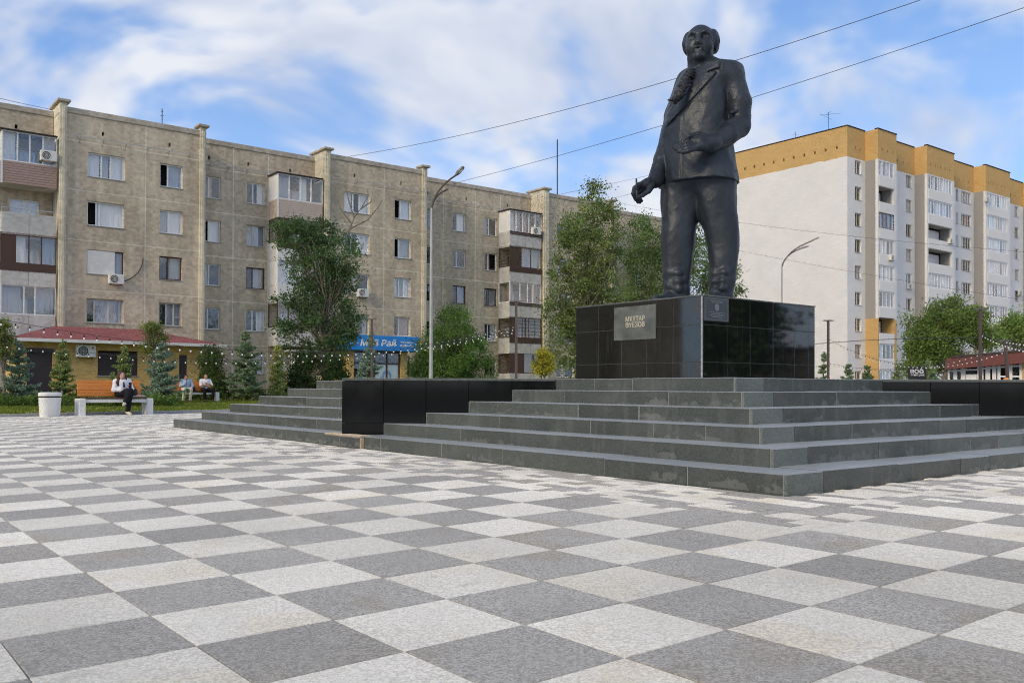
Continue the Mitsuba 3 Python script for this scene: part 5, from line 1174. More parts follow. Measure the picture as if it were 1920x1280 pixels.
for i, (u, v, hh, rr) in enumerate(((-34, -24, 11, 3.6), (-42, -14, 12, 3.8), (-27, -33, 10, 3.4), (-46, -34, 13, 4.2), (-50, -4, 12, 4), (33, -47, 12, 3.8), (21, -46, 11, 3.6), (27, -52, 12, 4), (12, -52, 13, 4))):
    g = np.random.default_rng(320 + i); t = thing('park_tree', 'park tree behind the photographer, seen only in the black wall panels and the window glass', 'tree', 'park trees behind the photographer')
    c = np.array([u, v, hh * .58]) + g.normal(0, 1, (120, 3)) * [rr * .5, rr * .5, hh * .21]; c[:, 2] = np.maximum(c[:, 2], 1.0)
    lm, lc = leaves(c, np.full((120, 1), .6), 55, .40, (.05, .085, .03), 340 + i); part(t, 'crown', lm, 'mat_leaf', color=lc)
    q = MB(); q.tube(np.array([[u, v, -.4], [u + .1, v, hh * .7]]), [.25, .1], 8); part(t, 'trunk', q.mesh(), 'mat_bark')
# ------------------------------------------------------------------ street furniture
def lathe_rr(levels, n=40, e=3.2):
    """rounded-square body: levels of (half width u, half depth v, z)"""
    a = np.linspace(0, 2 * np.pi, n, endpoint=False); c, s = np.cos(a), np.sin(a)
    X, Y = np.sign(c) * np.abs(c) ** (2 / e), np.sign(s) * np.abs(s) ** (2 / e)
    v = np.vstack([np.stack([X * hx, Y * hy, 0 * X + z], -1) for hx, hy, z in levels]); f = []; m = len(levels); k = np.arange(n)
    for i in range(m - 1): f += [np.stack([i * n + k, i * n + (k + 1) % n, (i + 1) * n + (k + 1) % n], 1), np.stack([i * n + k, (i + 1) * n + (k + 1) % n, (i + 1) * n + k], 1)]
    v = np.vstack([v, [[0, 0, levels[0][2]], [0, 0, levels[-1][2]]]]); f += [np.stack([k * 0 + m * n, (k + 1) % n, k], 1), np.stack([k * 0 + m * n + 1, (m - 1) * n + k, (m - 1) * n + (k + 1) % n], 1)]
    return trimesh.Trimesh(v, np.vstack(f), process=False)
def moved(m, o): m.vertices = m.vertices + np.asarray(o); return m
def bench(label, x0, x1, v, names=True):
    u0, u1 = at_v(x0, v), at_v(x1, v); gz = float(ground(u0)) if v < PV1 else float(ground(u0)) + .035
    t = thing('bench', label, 'bench', 'white benches with orange backs')
    for a in (u0, u1 - .17):
        b = MB(); b.box((a, v - .05, gz - .02), (a + .17, v + .46, gz + .455), .014); part(t, 'leg', b.mesh(), 'mat_white_paint')
    for (va, vb) in ((v + .0, v + .07), (v + .36, v + .43)):
        b = MB(); b.box((u0 + .171, va, gz + .345), (u1 - .171, vb, gz + .435), .008); part(t, 'beam', b.mesh(), 'mat_white_paint')
    for i in range(5):
        b = MB(); b.box((u0 + .15, v - .02 + i * .088, gz + .4555), (u1 - .15, v + .058 + i * .088, gz + .485), .005); part(t, 'seat_board', b.mesh(), 'mat_bench_seat')
    for i in range(5):
        z = gz + .515 + i * .088; y = v + .44 + i * .022
        b = MB(); b.box((u0 + .07, y, z), (u1 - .20 - (.0 if names else .1), y + .03, z + .080), .005); part(t, 'back_board', b.mesh(), 'mat_bench_wood')
    for f in (.2, .5, .8):
        b = MB(); x = u0 + (u1 - u0) * f; b.beam((x, v + .45, gz + .36), (x, v + .59, gz + .93), .03); part(t, 'bracket', b.mesh(), 'mat_iron')
    return u0, u1, gz + .485
BV1 = 22.05
b1 = bench('white bench with an orange slatted back where the woman sits', 148, 287, BV1)
BV2 = 36.6
b2 = bench('distant white bench with an orange back where two men sit', 327, 411, BV2)
gz = float(ground(-.6)); bu, bv = at_v(94, 22.15), 22.15
lb_ = thing('litter_bin', 'white rounded litter bin with a dark slot, left of the front bench', 'litter bin')
part(lb_, 'body', moved(lathe_rr([(.225, .225, -.02), (.232, .232, .02), (.258, .258, .48), (.252, .252, .495)]), (bu, bv, gz)), 'mat_white_paint', smooth=40)
part(lb_, 'slot', moved(lathe_rr([(.235, .235, .497), (.235, .235, .532)]), (bu, bv, gz)), 'mat_black_metal', smooth=40)
part(lb_, 'lid', moved(lathe_rr([(.262, .262, .534), (.268, .268, .55), (.268, .268, .60), (.255, .255, .625), (.20, .20, .635)]), (bu, bv, gz)), 'mat_white_paint', smooth=40)
# low fence along the kiosk
fn = thing('low_fence', 'low dark metal fence with white posts in front of the kiosk and bushes', 'fence')
FV = 40.6
q = MB(); 
for z in (.34, .62): part(fn, 'rail', MB().beam((-4, FV, z), (17.2, FV, z), .045).mesh(), 'mat_black_metal')
pst = mikit.ply(MB().box((-.035, -.035, -.3), (.035, .035, .72), .006).mesh(), 'mat_white_paint'); bar = mikit.ply(MB().box((-.011, -.011, .36), (.011, .011, .60)).mesh(), 'mat_black_metal')
for i in range(15):
    m = np.eye(4); m[:3, 3] = -3.9 + i * 1.5, FV + .045, 0; part(fn, 'post', placed(pst, m), None)
for i in range(140):
    m = np.eye(4); m[:3, 3] = -3.9 + i * .15, FV, 0; part(fn, 'bar', placed(bar, m), None)

# lamp posts
def arm_lamp(label, x, y_top, depth, heads, r, bend_y):
    b = at(x, 700, depth); b[2] = float(ground(b[0])) - .05
    t = thing('street_lamp', label, 'street lamp', 'tall two-armed street lamps')
    top = at(x + 1, bend_y, depth); q = MB(); zz = np.linspace(0, 1, 8)[:, None]; q.tube(b + (top - b) * zz, r * (1.25 - .6 * zz[:, 0]), 12); part(t, 'pole', q.mesh(), 'mat_galv', smooth=50)
    q = MB(); q.tube(np.array([b, b + [0, 0, .35]]), [r * 2.0, r * 1.9], 12); part(t, 'base', q.mesh(), 'mat_galv', smooth=50)
    for (hx, hy, ex, ey, dd) in heads:
        e = at(hx, hy, depth + dd); f = at(ex, ey, depth + dd * 1.15); s = np.linspace(0, 1, 9)[:, None]; up = np.array([0, 0, (e[2] - top[2])])
        pts = (1 - s) ** 2 * (top - [0, 0, .05]) + 2 * s * (1 - s) * (top + up * .62 + (e - top) * [.12, .12, 0]) + s ** 2 * e
        q = MB(); q.tube(pts, r * .55, 8); part(t, 'arm', q.mesh(), 'mat_pole_brown', smooth=50)
        ax = (f - e) / np.linalg.norm(f - e); sd = np.cross(ax, [0, 0, 1]); sd /= np.linalg.norm(sd); n_ = np.cross(sd, ax); L0 = np.linalg.norm(f - e)
        pf = [(-.05, .045, .04), (.05, .11, .06), (.35, .16, .07), (.85, .15, .055), (1.0, .08, .03)]; vv = []; 
        for tt, w, hgt in pf: vv += [e + ax * L0 * tt + sd * w * a_ + n_ * hgt * b_ for a_, b_ in ((-1, -.4), (1, -.4), (.8, 1), (-.8, 1))]
        ff = []
        for i in range(4):
            for k in range(4): a_, b_ = i * 4 + k, i * 4 + (k + 1) % 4; ff += [[a_, b_, b_ + 4], [a_, b_ + 4, a_ + 4]]
        ff += [[0, 2, 1], [0, 3, 2], [16, 17, 18], [16, 18, 19]]
        hd = part(t, 'lamp_head', trimesh.Trimesh(np.array(vv), ff, process=False), 'mat_lamp_head')
        q = MB(); o = e + ax * L0 * .55 - n_ * .028; vv = [o + ax * L0 * .28 * i + sd * .08 * j for i, j in ((-1, -1), (1, -1), (1, 1), (-1, 1))]; q.add(vv, [[0, 1, 2], [0, 2, 3]]); part(hd, 'lens', q.mesh(), 'mat_lamp_lens')
arm_lamp('tall grey lamp post with two arms in front of the brown block', 808, 318, 38, [(856, 328, 870, 313, -.3), (838, 356, 854, 345, .8)], .075, 390)
arm_lamp('slim brown lamp post with two arms against the white end wall', 1465, 447, 55, [(1522, 452, 1536, 446, 0), (1500, 467, 1516, 462, .9)], .065, 500)
def t_lamp(label, x, y_top, depth, lean=0.0):
    b = at(x, 700, depth); b[2] = float(ground(b[0])) - .05; top = at(x, y_top, depth); top = top + RH * lean
    t = thing('square_lamp', label, 'lamp post', 'short T-shaped lamp posts carrying the string lights')
    q = MB(); q.beam(b, top, .10, .10, up=DH); part(t, 'pole', q.mesh(), 'mat_pole_brown')
    q = MB(); q.beam(b, b + [0, 0, .03], .26, .26, up=DH); part(t, 'foot_plate', q.mesh(), 'mat_pole_brown')
    q = MB(); q.box((-.24, -.09, 0), (.24, .09, .055), .01); mm = q.mesh(); mm.vertices = top + mm.vertices[:, :1] * RH + mm.vertices[:, 1:2] * DH + mm.vertices[:, 2:] * [0, 0, 1]; hd = part(t, 'lamp_head', mm, 'mat_lamp_head')
    q = MB(); q.add([top + RH * i * .2 + DH * j * .07 - [0, 0, .003] for i, j in ((-1, -1), (1, -1), (1, 1), (-1, 1))], [[0, 1, 2], [0, 2, 3]]); part(hd, 'lens', q.mesh(), 'mat_lamp_lens')
    return b, top
t968 = t_lamp('brown T-shaped lamp post in front of the narrow balcony stack left of the pedestal', 968, 566, 35)
t1553 = t_lamp('brown T-shaped lamp post in front of the white end wall', 1553, 602, 45)
t1838 = t_lamp('T-shaped lamp post rising before the dark red cafe roof', 1838, 580, 38)
t697 = t_lamp('distant T-shaped lamp post above the blue shop sign', 697, 599, 46)
tl = t_lamp('leaning lamp post at the glass front of the cafe', 1893, 640, 36, lean=-.18)
# string lights
bulb = trimesh.creation.icosphere(subdivisions=1, radius=.024); bulb.vertices *= [1, 1, 1.2]
bulb_ply = mikit.ply(bulb, 'mat_bulb', smooth=True); cap_ply = mikit.ply(moved(trimesh.creation.cylinder(radius=.016, height=.06, sections=8), (0, 0, .060)), 'mat_black_metal')
def string_light(label, A, Bq, sag, n, drop=.12):
    t = thing('string_light', label, 'string light', 'strings of white bulbs around the square')
    s = np.linspace(0, 1, 60)[:, None]; P = A + (Bq - A) * s - np.array([0, 0, 1]) * 4 * sag * s * (1 - s)
    q = MB(); q.tube(P, .007, 5); part(t, 'wire', q.mesh(), 'mat_cable')
    for i in range(n):
        f = (i + .5) / n; p = A + (Bq - A) * f - np.array([0, 0, 1]) * 4 * sag * f * (1 - f) - [0, 0, drop]
        m = np.eye(4); m[:3, 3] = p; k = part(t, 'bulb', placed(bulb_ply, m), None); part(k, 'socket', placed(cap_ply, m), None)
pt = lambda x, y, d: at(x, y, d)
string_light('upper string of bulbs sweeping past the kiosk roof to the T lamp post', pt(-130, 572, 20), pt(966, 612, 35), 1.02, 62)
string_light('lower flat string of bulbs in front of the kiosk wall', pt(-90, 628, 27), pt(967, 618, 35), .95, 58)
string_light('string of bulbs rising from the shop sign to the T lamp post', pt(697, 640, 46), pt(969, 606, 35), .30, 26)
string_light('string of bulbs sagging past the black sign to the leaning post', pt(1553, 634, 45), pt(1884, 655, 36), .95, 42)
string_light('low string of bulbs in front of the ochre column', pt(1553, 680, 45), pt(1838, 660, 38), .50, 30)
string_light('string of bulbs hanging in front of the cafe roof', pt(1840, 624, 38), pt(1990, 660, 26), .18, 22)
string_light('short string of bulbs leaving the leaning post to the right', pt(1885, 636, 36), pt(2010, 642, 26), .06, 16)
# overhead cables
def cable(label, pts, sag, r=.022):
    k = numbered('overhead_cable'); q = MB(); A, Bq = pts; s = np.linspace(0, 1, 50)[:, None]; q.tube(A + (Bq - A) * s - np.array([0, 0, 1]) * 4 * sag * s * (1 - s), r, 5)
    whole(k, q.mesh(), 'mat_cable'); labels[k] = {'label': label, 'category': 'cable'}
cable('upper overhead cable passing behind the head of the statue', (onv(652, 294, 51.2), pt(1990, -92, 32)), .85, .015)
cable('lower overhead cable crossing the sky behind the elbow of the statue', (onv(850, 344, 51.2), pt(2010, -16, 36)), .40, .015)
cable('cable falling across the white end wall, upper one', (onv(1150, 379, 51.3), pt(2000, 478, 50)), .45, .009)
cable('cable falling across the white end wall, lower one', (onv(1150, 420, 51.3), pt(2000, 575, 50)), .3, .009)
cable('thin cable just above the hanging hand of the statue', (onv(1052, 364, 51.3), pt(1384, 290, 112)), .1, .012)
cable('thin cable just below the hanging hand of the statue', (onv(1062, 394, 51.3), pt(1384, 308, 112)), .1, .012)
cable('cable at the top left corner above the brown block', (pt(-80, 165, 45), pt(104, 207, 55)), .05, .014)
cable('dark cable behind the right T lamp post', (pt(1480, 650, 50), pt(1838, 634, 38)), -.15, .016)
# masts and aerials
def aerial(label, x, y0, y1, depth, arms, r=.03):
    k = thing('aerial', label, 'aerial'); q = MB(); a, b = at(x, y1, depth), at(x, y0, depth); q.tube(np.stack([a - [0, 0, .3], b]), r, 6); part(k, 'mast', q.mesh(), 'mat_black_metal')
    for (z, l0, l1, tilt_) in arms: q = MB(); c = a + (b - a) * z; q.tube(np.stack([c + RH * l0 - [0, 0, tilt_], c + RH * l1 + [0, 0, tilt_]]), .014, 5); part(k, 'arm', q.mesh(), 'mat_black_metal')
aerial('short aerial on the roof of the brown block, near its left fins', 304, 204, 234, 57, [(.55, -.12, .12, 0), (.8, -.08, .08, 0)], .028)
aerial('tall thin mast on the roof left of the statue', 1045, 262, 372, 80, [], .05)
aerial('television aerial on the roof of the white block', 1553, 211, 245, 108, [(.9, -1.0, 1.5, .12), (.75, -.9, .4, -.3), (.95, -.3, .3, .25)], .035)
aerial('small aerial at the far edge of the white end wall', 1492, 248, 262, 112, [(.6, -.4, .4, 0)], .035)
# air conditioners
def aircon(label, x, y, v, w=.82, h=.56, fan=None):
    c = onv(x, y, v - .35); k = thing('air_conditioner', label, 'air conditioner', 'air conditioners on the walls')
    q = MB(); q.box((c[0] - w / 2, v - .36, c[2] - h / 2), (c[0] + w / 2, v - .05, c[2] + h / 2), .02); part(k, 'casing', q.mesh(), 'mat_ac_white')
    fx = c[0] - w * .16; a = np.linspace(0, 2 * np.pi, 25)[:-1]; R0 = h * .40
    q = MB(); q.add(np.vstack([np.stack([fx + R0 * np.cos(a), 0 * a + v - .364, c[2] + R0 * np.sin(a)], -1), [[fx, v - .363, c[2]]]]), [[i, (i + 1) % 24, 24] for i in range(24)]); g_ = part(k, 'fan', q.mesh(), 'mat_fan_dark')
    q = MB()
    for rr in (.35, .65, .98): q.tube(np.stack([fx + R0 * rr * np.cos(np.r_[a, 0]), 0 * np.r_[a, 0] + v - .372, c[2] + R0 * rr * np.sin(np.r_[a, 0])], -1), .008, 4, caps=False)
    for t_ in a[::3]: q.beam((fx, v - .374, c[2]), (fx + R0 * math.cos(t_), v - .374, c[2] + R0 * math.sin(t_)), .008)
    part(g_, 'grille', q.mesh(), 'mat_ac_white')
    q = MB(); q.beam((c[0] - w * .35, v - .34, c[2] - h / 2 - .02), (c[0] - w * .35, v - .002, c[2] - h / 2 - .02), .035); q.beam((c[0] + w * .35, v - .34, c[2] - h / 2 - .02), (c[0] + w * .35, v - .002, c[2] - h / 2 - .02), .035); part(k, 'bracket', q.mesh(), 'mat_iron', kind='stuff')
    return k, c
kk_, c_ = aircon('big air conditioner with a red badge on the kiosk wall', 162, 658, KV, .92, .62)
q = MB(); q.tube(np.array([[c_[0] + .30, KV - .368, c_[2] + .16], [c_[0] + .30, KV - .3605, c_[2] + .16]]), [.055, .055], 14); part(kk_, 'badge', q.mesh(), 'mat_red_badge')
k2_, c2_ = aircon('air conditioner under the white roller shutter of the brown block', 219, 523, VP)
q = MB(); s = np.linspace(0, 1, 14)[:, None]; A, Bq = np.array([c2_[0] + .4, VP - .06, c2_[2] - .1]), onv(268, 484, VP - .05); q.tube(A + (Bq - A) * s + np.array([.45, 0, -.25]) * 4 * s * (1 - s) * .6, .028, 6); part(k2_, 'pipe', q.mesh(), 'mat_cable')
aircon('air conditioner beside the top left balcony', 92, 292, VP + .05); aircon('air conditioner behind the crown of the dark green tree', 682, 549, VP); aircon('white air conditioner at the top of the narrow balcony stack', 1007, 433, VP + .12)
aircon('air conditioner under the fourth loggia of the white block', 1675, 483, VB - .05, .9, .6); aircon('air conditioner below a window of the white block, above the bright green tree', 1708, 537, V9, .9, .6); aircon('air conditioner beside the open loggias of the white block', 1785, 452, VB, .9, .6); aircon('air conditioner at the top loggia near the right edge', 1853, 374, VB - .05, .9, .6); aircon('air conditioner at the right edge of the photograph', 1915, 549, V9, .9, .6)
# ------------------------------------------------------------------ cafe pavilion on the right
caf = thing('cafe_pavilion', 'low glass cafe pavilion with a dark red roof edge, at the right edge', 'building')
DC = 52.0; A = at(1773, 700, DC) * [1, 1, 0]; Yn = -ray_dir(1762, 700) * [1, 1, 0]; Yn /= np.linalg.norm(Yn); X = np.array([-Yn[1], Yn[0], 0])
def cx(x):                                                           # where a sight line meets the front
    d = ray_dir(x, 700); return float((CAM + d * (((A - CAM) @ Yn) / (d @ Yn)) - A) @ X)
LC = cx(1990)
def loc(m, shear=0.0):
    m = m.mesh() if isinstance(m, MB) else m; x = m.vertices.copy(); x[:, 2] += shear * x[:, 0]
    m.vertices = A + x[:, :1] * X + x[:, 1:2] * Yn + x[:, 2:] * [0, 0, 1]; m.faces = m.faces[:, ::-1]; return m
SH = .085                                                            # the shed roof rises to the right
part(caf, 'roof', loc(MB().box((.28, -8, 2.50), (LC + .3, .95, 2.62), .01), SH), 'mat_brown_roof')
part(caf, 'fascia', loc(MB().box((.02, .78, 1.88), (LC + .3, .90, 2.495), .008), SH), 'mat_maroon_fascia'); part(caf, 'side_fascia', loc(MB().box((.02, -8, 1.88), (.12, .779, 2.495), .008), SH), 'mat_maroon_fascia')
part(caf, 'soffit', loc(MB().box((.13, -.05, 1.89), (LC + .29, .77, 1.93), 0), SH), 'mat_brown_roof')
xs = [cx(v) for v in (1779, 1791, 1806, 1838, 1852, 1864, 1873, 1893, 1914)]; wide = [.05, .10, .12, .16, .12, .10, .08, .13, .07]
q = MB()
for x, w in zip(xs, wide): q.box((x - w, -.06, -.3), (x + w, .06, 1.875 + SH * x))
for i, (x0, x1) in enumerate(zip(xs[:-1], xs[1:])):
    for z in (.10, 1.28 if i < 6 else 1.50, 1.80 + SH * x0): q.box((x0 + wide[i] + .001, -.055, z - .045), (x1 - wide[i + 1] - .001, .055, z + .045))
fr_ = part(caf, 'window_frame', loc(q), 'mat_white_upvc')
for i, (x0, x1) in enumerate(zip(xs[:-1], xs[1:])):
    q = MB(); q.add([[x0, wr.normal(0, .004), .1], [x1, wr.normal(0, .004), .1], [x1, 0, 1.85 + SH * x1], [x0, 0, 1.85 + SH * x0]], [[0, 1, 2], [0, 2, 3]]); part(fr_, 'pane', loc(q), 'mat_glass_shop')
q = MB(); q.box((xs[2] + .14, .062, -.1), (xs[3] - .18, .11, 1.62)); part(caf, 'door', loc(q), 'mat_white_upvc'); q = MB(); q.box((xs[2] + .24, .111, .75), (xs[2] + .36, .118, 1.25)); q.box((xs[2] + .48, .111, .55), (xs[3] - .28, .118, 1.30)); part(caf, 'door__pane', loc(q), 'mat_fan_dark')
part(caf, 'interior', loc(MB().box((.2, -3.1, -.2), (LC - .1, -3.0, 2.6))), 'mat_room_dark'); part(caf, 'floor', loc(MB().box((.13, -3, -.3), (LC, -.07, .02))), 'mat_room_dark')
part(caf, 'brick_pier', loc(MB().box((xs[-1] + .075, -.2, -.3), (LC, .15, 1.885 + SH * xs[-1]))), 'mat_yellow_brick'); part(caf, 'end_wall', loc(MB().box((.13, -8, -.3), (.175, -.07, 1.87))), 'mat_maroon_fascia')
blk = thing('black_sign', 'small black sign board with white lettering before the bright green tree', 'sign')
c = at(1721, 700, 41); w, zt = .80, at(1721, 687.5, 41)[2]; zb = at(1721, 712, 41)[2]
def face(m, c):                                                   # turn towards the square
    m.vertices = c * [1, 1, 0] + m.vertices[:, :1] * RH + m.vertices[:, 1:2] * DH + m.vertices[:, 2:] * [0, 0, 1]; return m
part(blk, 'board', face(gbox((-w / 2, 0, zb), (w / 2, .10, zt), .01), c), 'mat_black_metal'); part(blk, 'post', face(gbox((-.05, .02, -.2), (.05, .09, zb - .001)), c), 'mat_black_metal')
def txt(s_, h, wd, x, z):
    m = letters(s_, h, wd, (x, -.006, z), (1, 0, 0), (0, 0, 1), .006, True); return face(m, c)
part(blk, 'lettering', txt('ROG', .17, .60, -.34, zb + .30), 'mat_white_letter'); part(blk, 'lettering', txt('CYBER ZONE', .065, .62, -.32, zb + .19), 'mat_white_letter')
lp = thing('table_lamp', 'small orange lantern in the cafe window', 'lantern'); o = at(1887, 712, 35); part(lp, 'shade', moved(lathe_rr([(.04, .04, 0), (.12, .12, .02), (.10, .10, .15), (.04, .04, .18)], 16, 2), (o[0], o[1], o[2] - .1)), 'mat_orange_lamp', smooth=40); part(lp, 'stand', MB().box((o[0] - .03, o[1] - .03, -.1), (o[0] + .03, o[1] + .03, o[2] - .101)).mesh(), 'mat_iron')
# a low brown shop behind the photographer, mirrored in the pedestal
c0, c1 = mirror(1432, 50, 'front'), mirror(1600, 60, 'front'); low = thing('mirrored_shop', 'low brown shop with a blue sign, mirrored in the pedestal', 'building')
X2 = (c1 - c0) * [1, 1, 0]; L2 = np.linalg.norm(X2); X2 /= L2; Y2 = np.array([-X2[1], X2[0], 0])
def loc2(lo, hi): m = MB().box(lo, hi).mesh(); m.vertices = c0 * [1, 1, 0] + m.vertices[:, :1] * X2 + m.vertices[:, 1:2] * Y2 + m.vertices[:, 2:] * [0, 0, 1]; return m
part(low, 'wall', loc2((0, -3, -.3), (L2, 3, 3.4)), 'mat_panel_a'); part(low, 'sign', loc2((4, 3.0, 1.6), (8, 3.2, 2.4)), 'mat_sign_blue'); part(low, 'sign', loc2((4, -3.2, 1.6), (8, -3.0, 2.4)), 'mat_sign_blue'); part(low, 'roof', loc2((-.4, -3.4, 3.401), (L2 + .4, 3.4, 3.6)), 'mat_brown_roof')
# ------------------------------------------------------------------ the three people on the benches
def person(label, seat, yaw, mats, pose, hair=None, extra=(), h=.0115, group=None, slouch=.86):
    """seat: point of the bench under the hips. Body frame: x to the person's left, y forward, z up. One skin body, clothes and hair as children"""
    cy, sy = math.cos(yaw), math.sin(yaw); lx, fy = np.array([cy, -sy, 0]), np.array([-sy, -cy, 0])
    def out(F):
        m = F.mesh(); m.faces = m.faces[:, ::-1]; v = m.vertices; m.vertices = seat + v[:, :1] * lx + v[:, 1:2] * fy + v[:, 2:] * [0, 0, 1]; return m
    t = thing('person', label, 'person'); lo, hi = (-.50, -.30, -.58), (.50, .85, .95)
    P = {k: np.array(v, float) for k, v in pose.items()}
    for k in P:                                                        # a slouch: everything above the lap sits lower
        if P[k][2] > .12 and k[:2] not in ('kn', 'an', 'hp', 'to'): P[k][2] = .12 + (P[k][2] - .12) * slouch
    def torso(F, g):
        F.ell((0, 0, .12), (.165 + g, .12 + g, .13 + g), .06).cone((0, .01, .14), P['chest'], .125 + g, .135 + g, .05).ell(P['chest'] + [0, 0, .02], (.175 + g, .115 + g, .14 + g), .06)
        for s, n in ((1, 'l'), (-1, 'r')): F.cone(P['chest'] + [s * .09, 0, .08], P['sh_' + n], .07 + g, .062 + g, .05)
    def arm(F, n, g, upto=1.0):
        e, w = P['el_' + n], P['wr_' + n]; F.chain([P['sh_' + n], e], [.056 + g, .043 + g], .03); F.cone(e, e + (w - e) * upto, .043 + g, .043 + g - .012 * upto, .02)
    def leg_(F, n, g, upto=1.0):
        k, a = P['kn_' + n], P['an_' + n]; F.cone(P['hp_' + n], k, .088 + g, .058 + g, .05); F.cone(k, k + (a - k) * upto, .056 + g, .040 + g + (1 - upto) * .01, .03)
    S_ = Field(lo, hi, h); torso(S_, 0)
    for n in 'lr': arm(S_, n, 0); leg_(S_, n, 0)
    hd = P['head']; S_.cone(P['chest'] + [0, 0, .14], hd - [0, .01, .08], .058, .052, .03).ell(hd + [0, -.012, .025], (.074, .088, .092), .02).ell(hd + [0, .022, -.040], (.055, .063, .060), .03)
    S_.cone(hd + [0, .088, .02], hd + [0, .105, -.018], .011, .016, .012)
    for s in (-1, 1): S_.ell(hd + [s * .078, -.01, 0], (.012, .022, .032), .008).ell(hd + [s * .032, .088, .024], (.017, .014, .010), .012, sub=True).ell(hd + [s * .031, .076, .022], (.012, .012, .010), .004)
    S_.cone(hd + [-.02, .086, -.052], hd + [.02, .086, -.052], .005, .005, .008, sub=True)
    for n, s in (('l', 1), ('r', -1)):
        w = P['wr_' + n]; q = P['hd_' + n]; dr_ = (q - w) / np.linalg.norm(q - w); sd = np.cross(dr_, [0, 0, 1]); sd = sd / (np.linalg.norm(sd) + 1e-9)
        S_.cone(w, w + dr_ * .055, .028, .036, .02)
        for i in range(4): b0 = w + dr_ * .075 + sd * (i - 1.5) * .019; S_.chain([b0 - dr_ * .02, b0 + dr_ * .035, b0 + dr_ * (.062 - abs(i - 1.4) * .006) + [0, 0, -.018]], [.011, .0095, .008], .006)
        S_.chain([w + dr_ * .03 + sd * s * .02, w + dr_ * .06 + sd * s * .045 + [0, 0, .01], w + dr_ * .09 + sd * s * .04 + [0, 0, .005]], [.012, .011, .009], .008)
    for n in 'lr': a, q = P['an_' + n], P['toe_' + n]; S_.cone(a + [0, -.02, -.03], q, .042, .030, .03)
    part(t, 'body', out(S_), mats['skin'], smooth=True)
    F = Field(lo, hi, h); torso(F, .016)
    for n in 'lr': arm(F, n, .018, mats['sleeve'])
    F.roughen(.030, 12, 3); F.D = np.maximum(F.D, (.04 - (F.lo[2] + F.h * np.arange(F.n[2])))[None, None, :].astype(np.float32)); part(t, 'shirt', out(F), mats['shirt'], smooth=True)
    F = Field(lo, hi, h)
    for n in 'lr': leg_(F, n, mats.get('flare', .018), .93)
    F.ell((0, 0, .10), (.185, .145, .115), .06); F.roughen(.02, 12, 5); part(t, 'trousers', out(F), mats['trousers'], smooth=True)
    for n in 'lr':
        F = Field(lo, hi, h); a, q = P['an_' + n], P['toe_' + n]; F.cone(a + [0, -.03, -.035], q + [0, .012, -.004], .048, .036, .03); part(t, 'shoe', out(F), mats['shoe'], smooth=True)
    if hair:
        F = Field(lo, hi, h); F.ell(hd + [0, -.03, .045], (.088, .095, .092), .02)
        if hair == 'long':
            for s in (-1, 1): F.chain([hd + [s * .06, -.03, .06], hd + [s * .088, -.02, -.04], hd + [s * .10, .0, -.17], hd + [s * .105, .03, -.26]], [.045, .042, .050, .030], .03)
            F.cone(hd + [0, -.06, .0], hd + [0, -.07, -.2], .075, .08, .03)
        F.ell(hd + [0, .085, -.015], (.058, .075, .085), .01, sub=True); F.roughen(.02, 22, 7); part(t, 'hair', out(F), mats['hair'], smooth=True)
    for nm, F, m in extra:
        part(t, nm, out(F()), m, smooth=True)
    return t, lambda p: seat + p[0] * lx + p[1] * fy + np.array([0, 0, p[2]])
def F_ext(lo, hi, fn, h=.010):
    def go():
        F = Field(lo, hi, h); fn(F); return F
    return go
su = at_v(229, BV1 + .25)
woman = dict(chest=(0, .03, .40), head=(-.03, .10, .665), sh_l=(.165, .02, .49), sh_r=(-.17, .02, .47), el_l=(.23, .10, .25), el_r=(-.23, .08, .22), wr_l=(.13, .27, .30), wr_r=(0, .27, .20), hd_l=(.09, .33, .36), hd_r=(.09, .30, .22),
             hp_l=(.085, .04, .09), hp_r=(-.085, .04, .09), kn_l=(.07, .46, .06), kn_r=(.10, .44, .17), an_l=(.05, .40, -.37), an_r=(-.06, .55, -.12), toe_l=(.08, .58, -.455), toe_r=(-.14, .68, -.19))
tw, fw_ = person('woman in a white blouse and black trousers sitting cross-legged on the front bench', np.array([su, BV1 + .26, b1[2]]), math.radians(0), dict(skin='mat_skin', shirt='mat_shirt_white', sleeve=.62, trousers='mat_trouser_black', flare=.026, shoe='mat_trouser_cream', hair='mat_hair_auburn'), woman, 'long',
    extra=(('neck_tie', F_ext((-.1, .05, .2), (.12, .3, .62), lambda F: F.chain([(0, .150, .450), (0.0, .178, .385), (0.005, .186, .30)], [.020, .022, .030], .01)), 'mat_navy'),))
ph = thing('phone', 'dark phone in the hand of the woman on the front bench', 'phone'); p = fw_((.12, .36, .335)); part(ph, 'case', gbox(p - [.04, .006, .075], p + [.04, .006, .075], .004), 'mat_phone')
hb = thing('handbag', 'black handbag standing on the front bench beside the woman', 'handbag'); bx = at_v(248.5, BV1 + .28)
part(hb, 'body', moved(lathe_rr([(.12, .06, 0), (.14, .075, .05), (.12, .07, .20), (.09, .05, .24)], 24, 3), (bx, BV1 + .27, b1[2])), 'mat_bag_black', smooth=50)
q = MB(); a = np.linspace(0, np.pi, 10); q.tube(np.stack([bx + .07 * np.cos(a), 0 * a + BV1 + .27, b1[2] + .235 + .10 * np.sin(a)], -1), .009, 6); part(hb, 'handle', q.mesh(), 'mat_bag_black')
sc = thing('folded_scarf', 'pale folded cloth lying on the seat of the front bench', 'cloth'); sx = at_v(259, BV1 + .2)
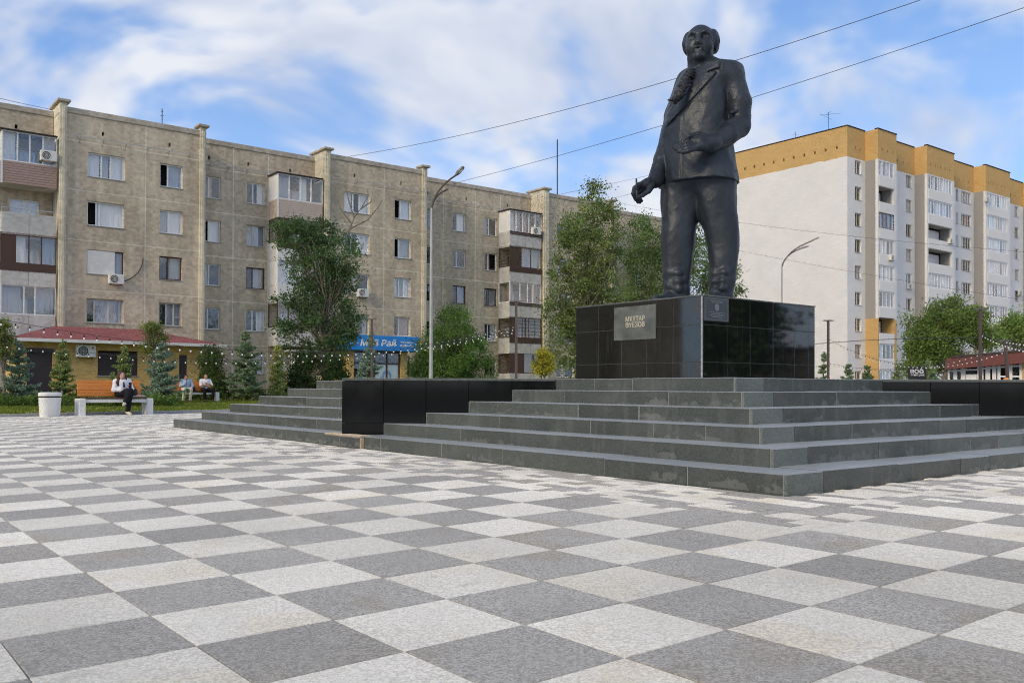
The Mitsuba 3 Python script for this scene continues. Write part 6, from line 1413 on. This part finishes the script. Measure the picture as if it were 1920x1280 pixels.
F = Field((-.25, -.16, -.02), (.28, .16, .12), .010); F.ell((0, 0, .015), (.20, .10, .032), .02).ell((.08, .02, .04), (.10, .07, .025), .03).cone((-.15, -.05, .02), (.05, .05, .045), .022, .02, .02); F.roughen(.02, 15, 2); part(sc, 'cloth', moved(F.mesh(), (sx, BV1 + .17, b1[2])), 'mat_curtain_warm', smooth=True)
m2u = at_v(385, BV2 + .25)
man = dict(chest=(0, .04, .42), head=(0, .08, .70), sh_l=(.19, .02, .51), sh_r=(-.19, .02, .51), el_l=(.25, .14, .31), el_r=(-.25, .14, .30), wr_l=(.0, .25, .36), wr_r=(.03, .27, .29), hd_l=(-.09, .24, .42), hd_r=(.13, .25, .33),
           hp_l=(.095, .04, .09), hp_r=(-.095, .04, .09), kn_l=(.20, .45, .07), kn_r=(-.17, .45, .07), an_l=(.21, .42, -.38), an_r=(-.18, .42, -.38), toe_l=(.25, .60, -.46), toe_r=(-.20, .60, -.46))
person('bald man in a white T-shirt with folded arms on the distant bench', np.array([m2u, BV2 + .26, b2[2]]), 0.0, dict(skin='mat_skin_tan', shirt='mat_shirt_white', sleeve=0.0, trousers='mat_trouser_black', shoe='mat_bag_black', hair='mat_hair_dark'), man, None, h=.014, slouch=.92)
m1u = at_v(349, BV2 + .25)
man1 = dict(man, chest=(0, .05, .40), head=(-.02, .10, .67), el_l=(.26, .10, .26), el_r=(-.25, .13, .27), wr_l=(.18, .28, .16), wr_r=(-.06, .28, .38), hd_l=(.16, .35, .15), hd_r=(-.02, .30, .46), kn_l=(.13, .45, .07), kn_r=(-.12, .47, .08), an_l=(.10, .42, -.38), an_r=(-.20, .50, -.38), toe_l=(.12, .60, -.46), toe_r=(-.26, .66, -.46))
person('man in a pale blue shirt and cream trousers on the distant bench', np.array([m1u, BV2 + .26, b2[2]]), 0.15, dict(skin='mat_skin_tan', shirt='mat_shirt_blue', sleeve=.9, trousers='mat_trouser_cream', flare=.03, shoe='mat_pole_brown', hair='mat_hair_dark'), man1, 'short', h=.014, slouch=.90,
    extra=(('scarf', F_ext((-.14, -.06, .40), (.14, .24, .64), lambda F: F.ell((0, .06, .50), (.085, .085, .04), .02).chain([(0, .14, .49), (.01, .165, .39)], [.04, .035], .02)), 'mat_violet'),))
bg = thing('shoulder_bag', 'black bag on the distant bench between the two men', 'bag'); bx = at_v(360, BV2 + .2); part(bg, 'body', moved(lathe_rr([(.15, .08, 0), (.17, .09, .06), (.14, .08, .20), (.07, .04, .24)], 24, 2.6), (bx, BV2 + .2, b2[2])), 'mat_bag_black', smooth=50)
